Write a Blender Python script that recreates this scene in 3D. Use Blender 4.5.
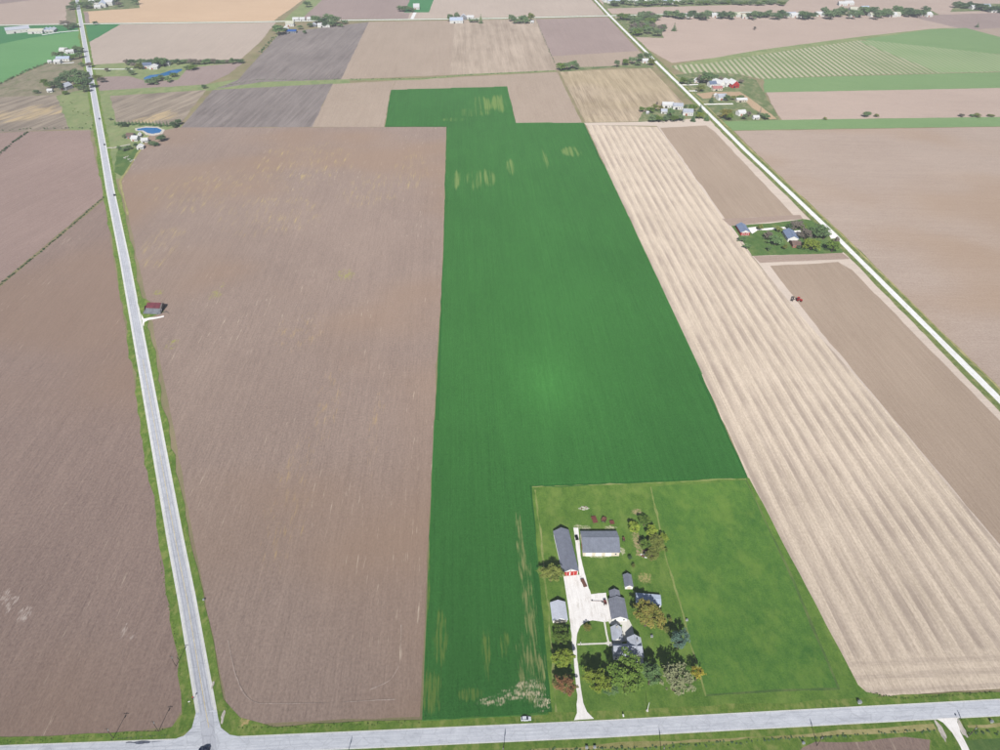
import bpy, math, random
import numpy as np
from mathutils import Vector, Matrix

random.seed(7)
rng = np.random.default_rng(11)
R = math.radians
for o in list(bpy.data.objects):
    bpy.data.objects.remove(o, do_unlink=True)
scene = bpy.context.scene
col = scene.collection

# ------------------------------------------------------------------ camera
CAM_H, F_PX, PITCH, YAW = 317.0, 693.0, R(37.2), R(2.9)
cam_d = bpy.data.cameras.new('camera')
cam_d.sensor_width = 36.0
cam_d.lens = F_PX / 1000 * 36.0
cam_d.clip_start, cam_d.clip_end = 1.0, 40000.0
cam = bpy.data.objects.new('camera', cam_d)
col.objects.link(cam)
cam.location = (0, 0, CAM_H)
cam.rotation_euler = (R(90) - PITCH, 0, -YAW)
scene.camera = cam
scene.render.resolution_x, scene.render.resolution_y = 1024, 768

_cr = cam.rotation_euler.to_matrix()
def ray(px, py):
    return _cr @ Vector(((px - 500) / F_PX, (375 - py) / F_PX, -1.0))
def G(px, py, z=0.0):
    """surveyed spot (given on the 1000x750 survey picture) -> point of the land at height z"""
    d = ray(px, py)
    t = (z - CAM_H) / d.z
    return Vector((d.x * t, d.y * t, z))
def wang(a, b):
    """compass angle of the world line between two surveyed spots, from +Y, ccw"""
    p, q = G(*a), G(*b)
    return math.atan2(-(q.x - p.x), q.y - p.y)

# ------------------------------------------------------------------ light
anti = ray(548, 385).normalized()             # shadows run towards this direction
sun_to = -anti
SUN_EL = math.asin(sun_to.z)
SUN_AZ = math.atan2(sun_to.x, sun_to.y)
world = bpy.data.worlds.new('World')
scene.world = world
world.use_nodes = True
wn = world.node_tree
wn.nodes.clear()
sky = wn.nodes.new('ShaderNodeTexSky')
sky.sky_type = 'NISHITA'
sky.sun_disc = False
sky.sun_elevation = SUN_EL
sky.sun_rotation = SUN_AZ
sky.altitude = 200
bg = wn.nodes.new('ShaderNodeBackground')
bg.inputs['Strength'].default_value = 0.055
wo = wn.nodes.new('ShaderNodeOutputWorld')
wn.links.new(sky.outputs[0], bg.inputs[0])
wn.links.new(bg.outputs[0], wo.inputs[0])
sl = bpy.data.lights.new('sun', 'SUN')
sl.energy = 4.2
sl.angle = R(0.5)
sl.color = (1.0, 0.965, 0.92)
sun = bpy.data.objects.new('sun', sl)
col.objects.link(sun)
sun.location = (-200, -400, 600)
sun.rotation_euler = anti.to_track_quat('-Z', 'Y').to_euler()
vs = scene.view_settings
vs.view_transform = 'Standard'
vs.look = 'None'
vs.exposure = 0.12
vs.gamma = 1.0
vs.use_curve_mapping = False
scene.render.engine = 'CYCLES'
scene.cycles.volume_bounces = 0
scene.cycles.max_bounces = 4
scene.cycles.diffuse_bounces = 2
HAZE_DENSITY = 0.00014

# ------------------------------------------------------------------ materials
def lin(c):
    c /= 255.0
    return c / 12.92 if c <= 0.04045 else ((c + 0.055) / 1.055) ** 2.4
def C(r, g, b):
    return (lin(r), lin(g), lin(b), 1.0)

class NT:
    """small node-tree writer"""
    def __init__(self, name):
        self.m = bpy.data.materials.new(name)
        self.m.use_nodes = True
        self.t = self.m.node_tree
        self.b = self.t.nodes['Principled BSDF']
        self.b.inputs['Roughness'].default_value = 0.9
        self.b.inputs['Specular IOR Level'].default_value = 0.15
        self.b.inputs['Diffuse Roughness'].default_value = 1.0
    def n(self, kind, **kw):
        nd = self.t.nodes.new(kind)
        for k, v in kw.items():
            setattr(nd, k, v)
        return nd
    def put(self, sock, v):
        if isinstance(v, bpy.types.NodeSocket):
            self.t.links.new(v, sock)
        else:
            sock.default_value = v
    def math(self, op, a, b=0.0, clamp=False):
        nd = self.n('ShaderNodeMath', operation=op, use_clamp=clamp)
        self.put(nd.inputs[0], a)
        self.put(nd.inputs[1], b)
        return nd.outputs[0]
    def pos(self, ang=0.0, sc=(1, 1, 1), loc=(0, 0, 0), obj=False):
        if obj:
            src = self.n('ShaderNodeTexCoord').outputs['Object']
        else:
            src = self.n('ShaderNodeNewGeometry').outputs['Position']
        if ang:
            r = self.n('ShaderNodeVectorRotate', rotation_type='Z_AXIS')
            self.put(r.inputs['Vector'], src)
            r.inputs['Angle'].default_value = -ang
            src = r.outputs[0]
        m = self.n('ShaderNodeMapping')
        self.put(m.inputs['Vector'], src)
        m.inputs['Scale'].default_value = sc
        m.inputs['Location'].default_value = loc
        return m.outputs[0]
    def noise(self, vec, detail=2.0, rough=0.55, scale=1.0, dist=0.0):
        nd = self.n('ShaderNodeTexNoise')
        self.put(nd.inputs['Vector'], vec)
        nd.inputs['Scale'].default_value = scale
        nd.inputs['Detail'].default_value = detail
        nd.inputs['Roughness'].default_value = rough
        nd.inputs['Distortion'].default_value = dist
        return nd.outputs['Fac']
    def ramp(self, v, lo, hi, a=0.0, b=1.0):
        nd = self.n('ShaderNodeMapRange', interpolation_type='SMOOTHSTEP')
        self.put(nd.inputs[0], v)
        for i, x in enumerate((lo, hi, a, b)):
            nd.inputs[i + 1].default_value = x
        return nd.outputs[0]
    def mix(self, f, a, b, mode='MIX'):
        nd = self.n('ShaderNodeMix', data_type='RGBA', blend_type=mode)
        self.put(nd.inputs[0], f)
        self.put(nd.inputs[6], a)
        self.put(nd.inputs[7], b)
        return nd.outputs[2]
    def sep(self, vec):
        nd = self.n('ShaderNodeSeparateXYZ')
        self.put(nd.inputs[0], vec)
        return nd.outputs
    def color(self, c):
        self.put(self.b.inputs['Base Color'], c)
    def bump(self, h, strength=0.4, dist=0.2):
        nd = self.n('ShaderNodeBump')
        nd.inputs['Strength'].default_value = strength
        nd.inputs['Distance'].default_value = dist
        self.put(nd.inputs['Height'], h)
        self.t.links.new(nd.outputs[0], self.b.inputs['Normal'])
    def ellipses(self, items, ang=0.0):
        """soft mask: max over ellipses (centre x,y, rx, ry) in world metres"""
        out = None
        for (cx, cy, rx, ry) in items:
            ca, sa = math.cos(-ang), math.sin(-ang)
            lx, ly = cx * ca - cy * sa, cx * sa + cy * ca
            v = self.pos(ang, (1 / rx, 1 / ry, 0), (-lx / rx, -ly / ry, 0))
            ln = self.n('ShaderNodeVectorMath', operation='LENGTH')
            self.put(ln.inputs[0], v)
            k = self.ramp(ln.outputs['Value'], 0.35, 1.0, 1.0, 0.0)
            out = k if out is None else self.math('MAXIMUM', out, k)
        return out

def vary(f, amt):
    return tuple(max(0.0, x * amt) for x in f[:3]) + (1.0,)

def field_mat(name, a, b, ang=0.0, streak=1.0, blot=0.8, grain=0.8, row=3.0, run=140.0,
              tint=None, tint_amt=0.0, weeds=None, weed_col=None, weed_thr=(0.52, 0.62), weed_row=2.5,
              weed_run=40.0, sheen=0.0, extra=None, seed=0.0, clod=0.5, dash=0.0):
    """worked land: rows drawn out along the field, broad soil blotches and clod-sized grain"""
    t = NT(name)
    n1 = t.noise(t.pos(ang, (1 / row, 1 / run, 0), (seed, seed, 0)), 4, 0.6)
    n2 = t.noise(t.pos(ang, (1 / 110, 1 / 160, 0), (seed * 3, 1, 0)), 3, 0.55)
    n3 = t.noise(t.pos(ang, (1 / 1.1, 1 / 1.8, 0)), 2, 0.7)
    n4 = t.noise(t.pos(ang, (1 / 14, 1 / 60, 0), (seed, 9, 0)), 3, 0.6)
    f = t.math('ADD', 0.5, t.math('MULTIPLY', t.math('SUBTRACT', n1, 0.5), streak))
    f = t.math('ADD', f, t.math('MULTIPLY', t.math('SUBTRACT', n2, 0.5), blot))
    f = t.math('ADD', f, t.math('MULTIPLY', t.math('SUBTRACT', n4, 0.5), streak * 0.6))
    n6 = t.noise(t.pos(ang, (1 / 1.3, 1 / 11.0, 0), (seed, 1, 0)), 4, 0.75)
    n7 = t.noise(t.pos(ang, (1 / 0.9, 1 / 90.0, 0), (seed, 5, 0)), 2, 0.6)
    f = t.math('ADD', f, t.math('MULTIPLY', t.math('SUBTRACT', n6, 0.5), grain * 0.8))
    f = t.math('ADD', f, t.math('MULTIPLY', t.math('SUBTRACT', n7, 0.5), streak * 0.9))
    f = t.math('ADD', f, t.math('MULTIPLY', t.math('SUBTRACT', n3, 0.5), grain), True)
    c = t.mix(f, a, b)
    if tint is not None:
        n5 = t.noise(t.pos(0, (1 / 230, 1 / 190, 0), (seed, 4, 0)), 2, 0.5)
        c = t.mix(t.math('MULTIPLY', t.ramp(n5, 0.42, 0.64), tint_amt), c, tint)
    if dash:
        # scattered pale residue left in thin broken lines along the rows
        d1 = t.noise(t.pos(ang, (1 / 1.6, 1 / 26, 0), (seed + 3, 2, 0)), 3, 0.7)
        d2 = t.noise(t.pos(ang, (1 / 60, 1 / 110, 0), (seed + 8, 5, 0)), 2, 0.5)
        dm = t.math('MULTIPLY', t.ramp(d1, 0.60, 0.72), t.ramp(d2, 0.46, 0.62))
        c = t.mix(t.math('MULTIPLY', dm, dash), c, C(205, 190, 172))
    if weeds:
        for (items, wcol, thr, wrow, wrun, amt) in weeds:
            mask = t.ellipses(items, ang)
            wn_ = t.noise(t.pos(ang, (1 / wrow, 1 / wrun, 0), (seed + 1, 7, 0)), 4, 0.65)
            cl_ = t.noise(t.pos(ang, (1 / (wrow * 5), 1 / (wrun * 0.8), 0), (seed + 4, 3, 0)), 2, 0.5)
            wn_ = t.math('ADD', t.math('MULTIPLY', wn_, 0.72), t.math('MULTIPLY', cl_, 0.38))
            mm = t.math('ADD', t.math('MULTIPLY', mask, 0.26), wn_)
            mm = t.ramp(mm, thr[0] + 0.26, thr[1] + 0.30)
            mm = t.math('MULTIPLY', t.math('MULTIPLY', mm, t.ramp(mask, 0.0, 0.25)), amt)
            c = t.mix(mm, c, wcol)
    if extra:
        c = extra(t, c)
    t.color(c)
    if clod:
        t.bump(n3, clod, 0.25)
    return t.m

def grass_mat(name, a, b, dry=None, dry_amt=0.5, sc=6.0, seed=0.0, ang=0.0, mow=0.0, bare=None, dsc=13.0):
    t = NT(name)
    n1 = t.noise(t.pos(ang, (1 / sc, 1 / (sc * 1.6), 0), (seed, 0, 0)), 4, 0.65)
    n2 = t.noise(t.pos(0, (1 / 40, 1 / 40, 0), (seed * 2, 3, 0)), 3, 0.55)
    n3 = t.noise(t.pos(0, (1 / 0.9, 1 / 0.9, 0)), 2, 0.7)
    f = t.math('ADD', 0.5, t.math('MULTIPLY', t.math('SUBTRACT', n1, 0.5), 1.5))
    f = t.math('ADD', f, t.math('MULTIPLY', t.math('SUBTRACT', n3, 0.5), 1.2))
    if mow:
        s = t.sep(t.pos(ang))
        w = t.math('SINE', t.math('MULTIPLY', s[0], 2 * math.pi / 4.2))
        f = t.math('ADD', f, t.math('MULTIPLY', w, mow))
    f = t.math('ADD', f, t.math('MULTIPLY', t.math('SUBTRACT', n2, 0.5), 1.0), True)
    c = t.mix(f, a, b)
    if dry is not None:
        n4 = t.noise(t.pos(ang, (1 / dsc, 1 / (dsc * 1.7), 0), (seed + 5, 2, 0)), 4, 0.65)
        c = t.mix(t.math('MULTIPLY', t.ramp(n4, 0.46, 0.66), dry_amt), c, dry)
    for (items, bcol, amt, gsc) in (bare or []):
        mask = t.ellipses(items, ang)
        gn = t.noise(t.pos(ang, (1 / gsc, 1 / gsc, 0), (seed + 2, 6, 0)), 4, 0.7)
        mm = t.ramp(t.math('ADD', t.math('MULTIPLY', mask, 0.34), gn), 0.68, 1.0)
        c = t.mix(t.math('MULTIPLY', t.math('MULTIPLY', mm, t.ramp(mask, 0.0, 0.2)), amt), c, bcol)
    t.color(c)
    t.bump(n3, 0.5, 0.2)
    return t.m

def plain(name, c, rough=0.7, var=0.12, sc=1.5, spec=0.3, metal=0.0):
    t = NT(name)
    n = t.noise(t.pos(0, (1 / sc,) * 3), 3, 0.6)
    f = t.ramp(n, 0.3, 0.7)
    t.color(t.mix(f, vary(c, 1 - var), vary(c, 1 + var)))
    t.b.inputs['Roughness'].default_value = rough
    t.b.inputs['Specular IOR Level'].default_value = spec
    t.b.inputs['Metallic'].default_value = metal
    return t.m

def leaf_mat(name, a, b, c2=None, sc=2.2):
    t = NT(name)
    inf = t.n('ShaderNodeObjectInfo')
    n = t.noise(t.pos(0, (1 / sc,) * 3), 3, 0.6)
    n2 = t.noise(t.pos(0, (1 / 0.6,) * 3), 1, 0.5)
    f = t.math('ADD', t.math('MULTIPLY', t.math('SUBTRACT', n, 0.5), 2.2),
               t.math('MULTIPLY', t.math('SUBTRACT', n2, 0.5), 1.0))
    f = t.math('ADD', f, 0.5, True)
    c = t.mix(f, a, b)
    if c2 is not None:
        n3 = t.noise(t.pos(0, (1 / 3.0,) * 3, (5, 5, 5)), 2, 0.5)
        c = t.mix(t.ramp(n3, 0.47, 0.58), c, c2)
    br = t.math('ADD', 0.8, t.math('MULTIPLY', inf.outputs['Random'], 0.4))
    cc = t.n('ShaderNodeCombineColor')
    for i in range(3):
        t.put(cc.inputs[i], br)
    c = t.mix(1.0, c, cc.outputs[0], 'MULTIPLY')
    t.color(c)
    t.b.inputs['Roughness'].default_value = 0.65
    t.b.inputs['Specular IOR Level'].default_value = 0.25
    return t.m

def roof_mat(name, c, rib=0.0, axis=1, var=0.10, rough=0.6, stain=0.25, spec=0.3):
    """sheet or shingle roof in object space: courses, seams and weather stains"""
    t = NT(name)
    v = t.pos(0, (1, 1, 1), obj=True)
    n = t.noise(t.pos(0, (1 / 2.5, 1 / 2.5, 1 / 2.5), obj=True), 4, 0.65)
    n2 = t.noise(t.pos(0, (1 / 0.5,) * 3, obj=True), 2, 0.6)
    f = t.math('ADD', t.math('MULTIPLY', t.math('SUBTRACT', n, 0.5), 2.0 * stain / 0.25),
               t.math('MULTIPLY', t.math('SUBTRACT', n2, 0.5), 1.0))
    f = t.math('ADD', f, 0.5, True)
    col_ = t.mix(f, vary(c, 1 - var * 1.6), vary(c, 1 + var))
    if rib:
        s = t.sep(v)
        w = t.math('SINE', t.math('MULTIPLY', s[axis], 2 * math.pi / rib))
        col_ = t.mix(t.ramp(w, 0.55, 1.0, 0, 0.35), col_, vary(c, 0.6))
        t.bump(w, 0.4, 0.06)
    t.color(col_)
    t.b.inputs['Roughness'].default_value = rough
    t.b.inputs['Specular IOR Level'].default_value = spec
    return t.m

def concrete_mat(name, a, b, ang=0.0, crack=0.3, stain=None, stain_amt=0.4):
    t = NT(name)
    n1 = t.noise(t.pos(ang, (1 / 0.7, 1 / 30, 0)), 3, 0.6)
    n2 = t.noise(t.pos(0, (1 / 5, 1 / 5, 0)), 4, 0.65)
    n3 = t.noise(t.pos(0, (1 / 0.8, 1 / 0.8, 0)), 2, 0.6)
    f = t.math('ADD', t.math('MULTIPLY', t.math('SUBTRACT', n1, 0.5), 1.6),
               t.math('MULTIPLY', t.math('SUBTRACT', n2, 0.5), 1.2))
    f = t.math('ADD', f, t.math('MULTIPLY', t.math('SUBTRACT', n3, 0.5), 0.8))
    f = t.math('ADD', f, 0.5, True)
    c = t.mix(f, a, b)
    if stain is not None:
        q1 = t.noise(t.pos(ang, (1 / 1.6, 1 / 9.0, 0), (4, 4, 0)), 4, 0.7)
        q2 = t.noise(t.pos(0, (1 / 11, 1 / 11, 0), (1, 8, 0)), 3, 0.6)
        k = t.math('MULTIPLY', t.ramp(q1, 0.46, 0.66), t.ramp(q2, 0.36, 0.62))
        c = t.mix(t.math('MULTIPLY', k, stain_amt), c, stain)
    if crack:
        v = t.n('ShaderNodeTexVoronoi', feature='DISTANCE_TO_EDGE')
        t.put(v.inputs['Vector'], t.pos(ang, (1 / 4.0, 1 / 7.0, 1)))
        v.inputs['Scale'].default_value = 1.0
        k = t.ramp(v.outputs['Distance'], 0.0, 0.045, crack, 0.0)
        c = t.mix(k, c, vary(a, 0.45))
    t.color(c)
    t.bump(n3, 0.2, 0.05)
    return t.m

# ------------------------------------------------------------------ object helpers
def tag(o, label=None, cat=None, group=None, kind=None):
    if label: o['label'] = label
    if cat: o['category'] = cat
    if group: o['group'] = group
    if kind: o['kind'] = kind
    return o

def mesh_np(name, v, f):
    v = np.asarray(v, dtype=np.float32)
    me = bpy.data.meshes.new(name)
    if isinstance(f, np.ndarray):
        k = f.shape[1]
        me.vertices.add(len(v)); me.vertices.foreach_set('co', v.ravel())
        me.loops.add(f.size); me.loops.foreach_set('vertex_index', f.astype(np.int32).ravel())
        me.polygons.add(len(f))
        me.polygons.foreach_set('loop_start', np.arange(0, f.size, k, dtype=np.int32))
        me.update(calc_edges=True)
    else:
        me.from_pydata([tuple(map(float, p)) for p in v], [], f)
        me.update()
    return me

def link(name, me, mat=None, parent=None, loc=None, rotz=0.0):
    o = bpy.data.objects.new(name, me)
    col.objects.link(o)
    if me is not None and mat is not None:
        if not me.materials:
            me.materials.append(mat)
        elif me.materials[0] != mat:
            o.material_slots[0].link = 'OBJECT'
            o.material_slots[0].material = mat
    if parent is not None:
        o.parent = parent
    if loc is not None:
        o.location = loc
    if rotz:
        o.rotation_euler = (0, 0, rotz)
    return o

def empty(name, loc, rotz=0.0, label=None, cat=None, group=None):
    o = bpy.data.objects.new(name, None)
    o.empty_display_size = 0.5
    col.objects.link(o)
    o.location = loc
    o.rotation_euler = (0, 0, rotz)
    return tag(o, label, cat, group)

class MB:
    def __init__(self):
        self.v, self.f = [], []
    def box(self, x0, x1, y0, y1, z0, z1):
        b = len(self.v)
        self.v += [(x0, y0, z0), (x1, y0, z0), (x1, y1, z0), (x0, y1, z0),
                   (x0, y0, z1), (x1, y0, z1), (x1, y1, z1), (x0, y1, z1)]
        self.f += [tuple(b + i for i in q) for q in
                   ((0, 3, 2, 1), (4, 5, 6, 7), (0, 1, 5, 4), (1, 2, 6, 5), (2, 3, 7, 6), (3, 0, 4, 7))]
        return self
    def prism(self, prof, axis, a, b):
        """extrude a closed (u, z) profile along axis from a to b; axis 'y': u is x, axis 'x': u is y"""
        n, s = len(prof), len(self.v)
        for w in (a, b):
            for (u, z) in prof:
                self.v.append((u, w, z) if axis == 'y' else (w, u, z))
        self.f.append(tuple(range(s, s + n)))
        self.f.append(tuple(range(s + 2 * n - 1, s + n - 1, -1)))
        for i in range(n):
            j = (i + 1) % n
            self.f.append((s + i, s + n + i, s + n + j, s + j))
        return self
    def tube(self, p, q, r0, r1, n=8):
        p, q = Vector(p), Vector(q)
        d = (q - p).normalized()
        u = d.orthogonal().normalized()
        w = d.cross(u)
        s = len(self.v)
        for (c, r) in ((p, r0), (q, r1)):
            for i in range(n):
                a = 2 * math.pi * i / n
                self.v.append(tuple(c + u * (r * math.cos(a)) + w * (r * math.sin(a))))
        for i in range(n):
            j = (i + 1) % n
            self.f.append((s + i, s + j, s + n + j, s + n + i))
        self.f.append(tuple(range(s + n - 1, s - 1, -1)))
        self.f.append(tuple(range(s + n, s + 2 * n)))
        return self
    def poly(self, pts):
        s = len(self.v)
        self.v += [tuple(p) for p in pts]
        self.f.append(tuple(range(s, s + len(pts))))
        return self
    def mesh(self, name):
        me = bpy.data.meshes.new(name)
        me.from_pydata(self.v, [], self.f)
        me.update()
        return me
    def build(self, name, mat, parent=None, loc=None, rotz=0.0):
        return link(name, self.mesh(name), mat, parent, loc, rotz)

# ------------------------------------------------------------------ land sheets
ZC = [0.02]
def nextz():
    ZC[0] += 0.0022
    return ZC[0]

def ragged(pts, step, amp):
    out = []
    n = len(pts)
    for i in range(n):
        p, q = pts[i], pts[(i + 1) % n]
        L = (q - p).length
        k = max(1, min(260, int(L / step)))
        nx, ny = -(q.y - p.y) / max(L, 1e-6), (q.x - p.x) / max(L, 1e-6)
        d = 0.0
        for j in range(k):
            u = j / k
            e = random.gauss(0, amp)
            d = 0.6 * d + 0.8 * e
            dd = d * min(1.0, 4 * u, 4 * (1 - u))
            out.append(Vector((p.x + (q.x - p.x) * u + nx * dd, p.y + (q.y - p.y) * u + ny * dd, 0)))
    return out

def sheet_w(name, pts, mat, rag=0.0, step=7.0, label=None, cat=None, kind='structure', parent=None):
    if rag:
        pts = ragged(pts, step, rag)
    z = nextz()
    me = bpy.data.meshes.new(name)
    me.from_pydata([(p.x, p.y, z) for p in pts], [], [tuple(range(len(pts)))])
    me.update()
    if me.polygons[0].normal.z < 0:
        me.flip_normals()
    o = link(name, me, mat, parent)
    return tag(o, label, cat, None, kind)

def sheet(name, px, mat, rag=0.0, **kw):
    return sheet_w(name, [G(*p) for p in px], mat, rag, **kw)

def smooth_line(pts, per=6):
    out = []
    n = len(pts)
    for i in range(n - 1):
        p0, p1, p2, p3 = pts[max(0, i - 1)], pts[i], pts[i + 1], pts[min(n - 1, i + 2)]
        for j in range(per):
            t = j / per
            out.append(0.5 * ((2 * p1) + (p2 - p0) * t + (2 * p0 - 5 * p1 + 4 * p2 - p3) * t * t
                              + (3 * p1 - p0 - 3 * p2 + p3) * t ** 3))
    out.append(pts[-1])
    return out

def ribbon(name, px, width, mat, rag=0.0, offs=0.0, kind='structure', smooth=False, step=8.0, **kw):
    """a strip of given real width along a surveyed line"""
    c = [G(*p) for p in px]
    if smooth:
        c = smooth_line(c)
    fine = []
    for a, b in zip(c[:-1], c[1:]):
        k = max(1, min(200, int((b - a).length / step))) if rag else 1
        fine += [a + (b - a) * (j / k) for j in range(k)]
    fine.append(c[-1])
    Lp, Rp = [], []
    d1 = d2 = 0.0
    for i, p in enumerate(fine):
        a, b = fine[max(0, i - 1)], fine[min(len(fine) - 1, i + 1)]
        t = (b - a).normalized()
        nrm = Vector((-t.y, t.x, 0))
        d1 = 0.6 * d1 + 0.8 * random.gauss(0, rag) if rag else 0
        d2 = 0.6 * d2 + 0.8 * random.gauss(0, rag) if rag else 0
        Lp.append(p + nrm * (offs + width / 2 + d1))
        Rp.append(p + nrm * (offs - width / 2 + d2))
    z = nextz()
    n = len(fine)
    v = [(p.x, p.y, z) for p in Lp] + [(p.x, p.y, z) for p in Rp]
    f = [(i, n + i, n + i + 1, i + 1) for i in range(n - 1)]
    me = bpy.data.meshes.new(name)
    me.from_pydata(v, [], f)
    me.update()
    o = link(name, me, mat)
    return tag(o, kw.get('label'), kw.get('cat'), None, kind)

def blob(name, px, py, rx, ry, mat, n=22, kind='structure', **kw):
    """an irregular patch on the land; radii in metres"""
    c = G(px, py)
    ph = [random.uniform(0, 6.28) for _ in range(4)]
    pts = []
    for i in range(n):
        a = 2 * math.pi * i / n
        k = 1 + 0.16 * math.sin(2 * a + ph[0]) + 0.12 * math.sin(3 * a + ph[1]) + 0.10 * math.sin(5 * a + ph[2])
        k *= random.uniform(0.88, 1.1)
        pts.append(Vector((c.x + rx * k * math.cos(a), c.y + ry * k * math.sin(a), 0)))
    return sheet_w(name, pts, mat, kind=kind, **kw)

def el(px, py, rx, ry):
    p = G(px, py)
    return (p.x, p.y, rx, ry)


# ================================================================== THE LAND
# ---- soils
M = {}
SOIL = dict(streak=0.6, blot=0.6, grain=1.7)
pale_scratches = [([el(124, 631, 3, 8), el(131, 637, 5, 3.4), el(3, 598, 6, 11), el(24, 614, 6, 10), el(12, 603, 5, 10)],
                   C(192, 180, 172), (0.50, 0.62), 0.8, 5.0, 0.7)]
M['near_soil'] = field_mat('near_soil', C(120, 103, 97), C(152, 133, 123), seed=1.0, tint=C(142, 119, 101), tint_amt=0.45, dash=0.40, weeds=pale_scratches, **SOIL)
left_weeds = [
    ([el(205, 190, 110, 130), el(300, 165, 130, 170), el(270, 215, 110, 110), el(160, 245, 45, 110), el(410, 170, 45, 130),
      el(370, 190, 70, 100)], C(184, 164, 112), (0.57, 0.70), 1.0, 30.0, 0.7),
    ([el(215, 295, 10, 16), el(222, 285, 5, 8), el(158, 292, 10, 9), el(172, 345, 9, 14), el(345, 275, 18, 20)],
     C(150, 150, 78), (0.50, 0.62), 1.8, 8.0, 0.75),
    ([el(375, 430, 10, 90), el(290, 500, 26, 110), el(330, 400, 20, 90), el(300, 330, 40, 60)], C(176, 152, 108), (0.57, 0.70), 1.0, 14.0, 0.6),
]
M['left_soil'] = field_mat('left_soil', C(126, 110, 102), C(157, 139, 128), seed=2.2, tint=C(148, 124, 104), tint_amt=0.55,
                           weeds=left_weeds, dash=0.6, **SOIL)
M['mid_soil'] = field_mat('mid_soil', C(130, 111, 105), C(162, 141, 133), ang=R(-18), seed=3.7, dash=0.25, **SOIL)
M['mauve_soil'] = field_mat('mauve_soil', C(131, 115, 111), C(161, 144, 139), seed=4.1, **SOIL)
M['dark_soil'] = field_mat('dark_soil', C(106, 98, 96), C(142, 133, 130), ang=R(-6), seed=5.3, streak=1.5, blot=0.9, grain=0.9, row=4, dash=0.5)
M['salmon_soil'] = field_mat('salmon_soil', C(143, 127, 113), C(171, 155, 141), seed=6.9, **SOIL)
M['pale_soil'] = field_mat('pale_soil', C(157, 143, 133), C(187, 173, 161), seed=7.7, **SOIL)
M['pink_soil'] = field_mat('pink_soil', C(157, 139, 129), C(185, 167, 155), ang=R(80), seed=8.8, **SOIL)
M['peach_soil'] = field_mat('peach_soil', C(182, 154, 126), C(206, 180, 152), ang=R(85), seed=9.4, **SOIL)
M['right_soil'] = field_mat('right_soil', C(149, 132, 121), C(177, 161, 149), ang=R(84), seed=10.6, tint=C(155, 129, 103), tint_amt=0.45, **SOIL)
M['tan_soil'] = field_mat('tan_soil', C(143, 126, 111), C(169, 152, 136), seed=11.3, streak=0.8, blot=0.6, grain=1.0, row=1.6)
M['rowed_stubble'] = field_mat('rowed_stubble', C(135, 120, 102), C(185, 169, 146), seed=12.5, streak=2.2, blot=0.8, grain=0.8, row=7,
                               tint=C(160, 146, 112), tint_amt=0.35)
M['rowed_far'] = field_mat('rowed_far', C(145, 130, 116), C(179, 164, 149), seed=12.9, streak=1.7, blot=1.0, grain=1.0, row=9, run=260)
M['straw_rows'] = field_mat('straw_rows', C(118, 108, 98), C(160, 147, 132), ang=R(-22), seed=13.1, streak=2.4, blot=1.0, grain=0.9, row=9, run=110,
                            weeds=[([el(25, 114, 70, 70), el(55, 110, 40, 60), el(165, 116, 40, 40), el(145, 120, 30, 30)], C(192, 170, 130), (0.46, 0.62), 6, 60, 0.7)])
M['scrub'] = grass_mat('scrub', C(112, 108, 88), C(152, 142, 122), C(96, 108, 70), 0.6, 9, 2.0)

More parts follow.
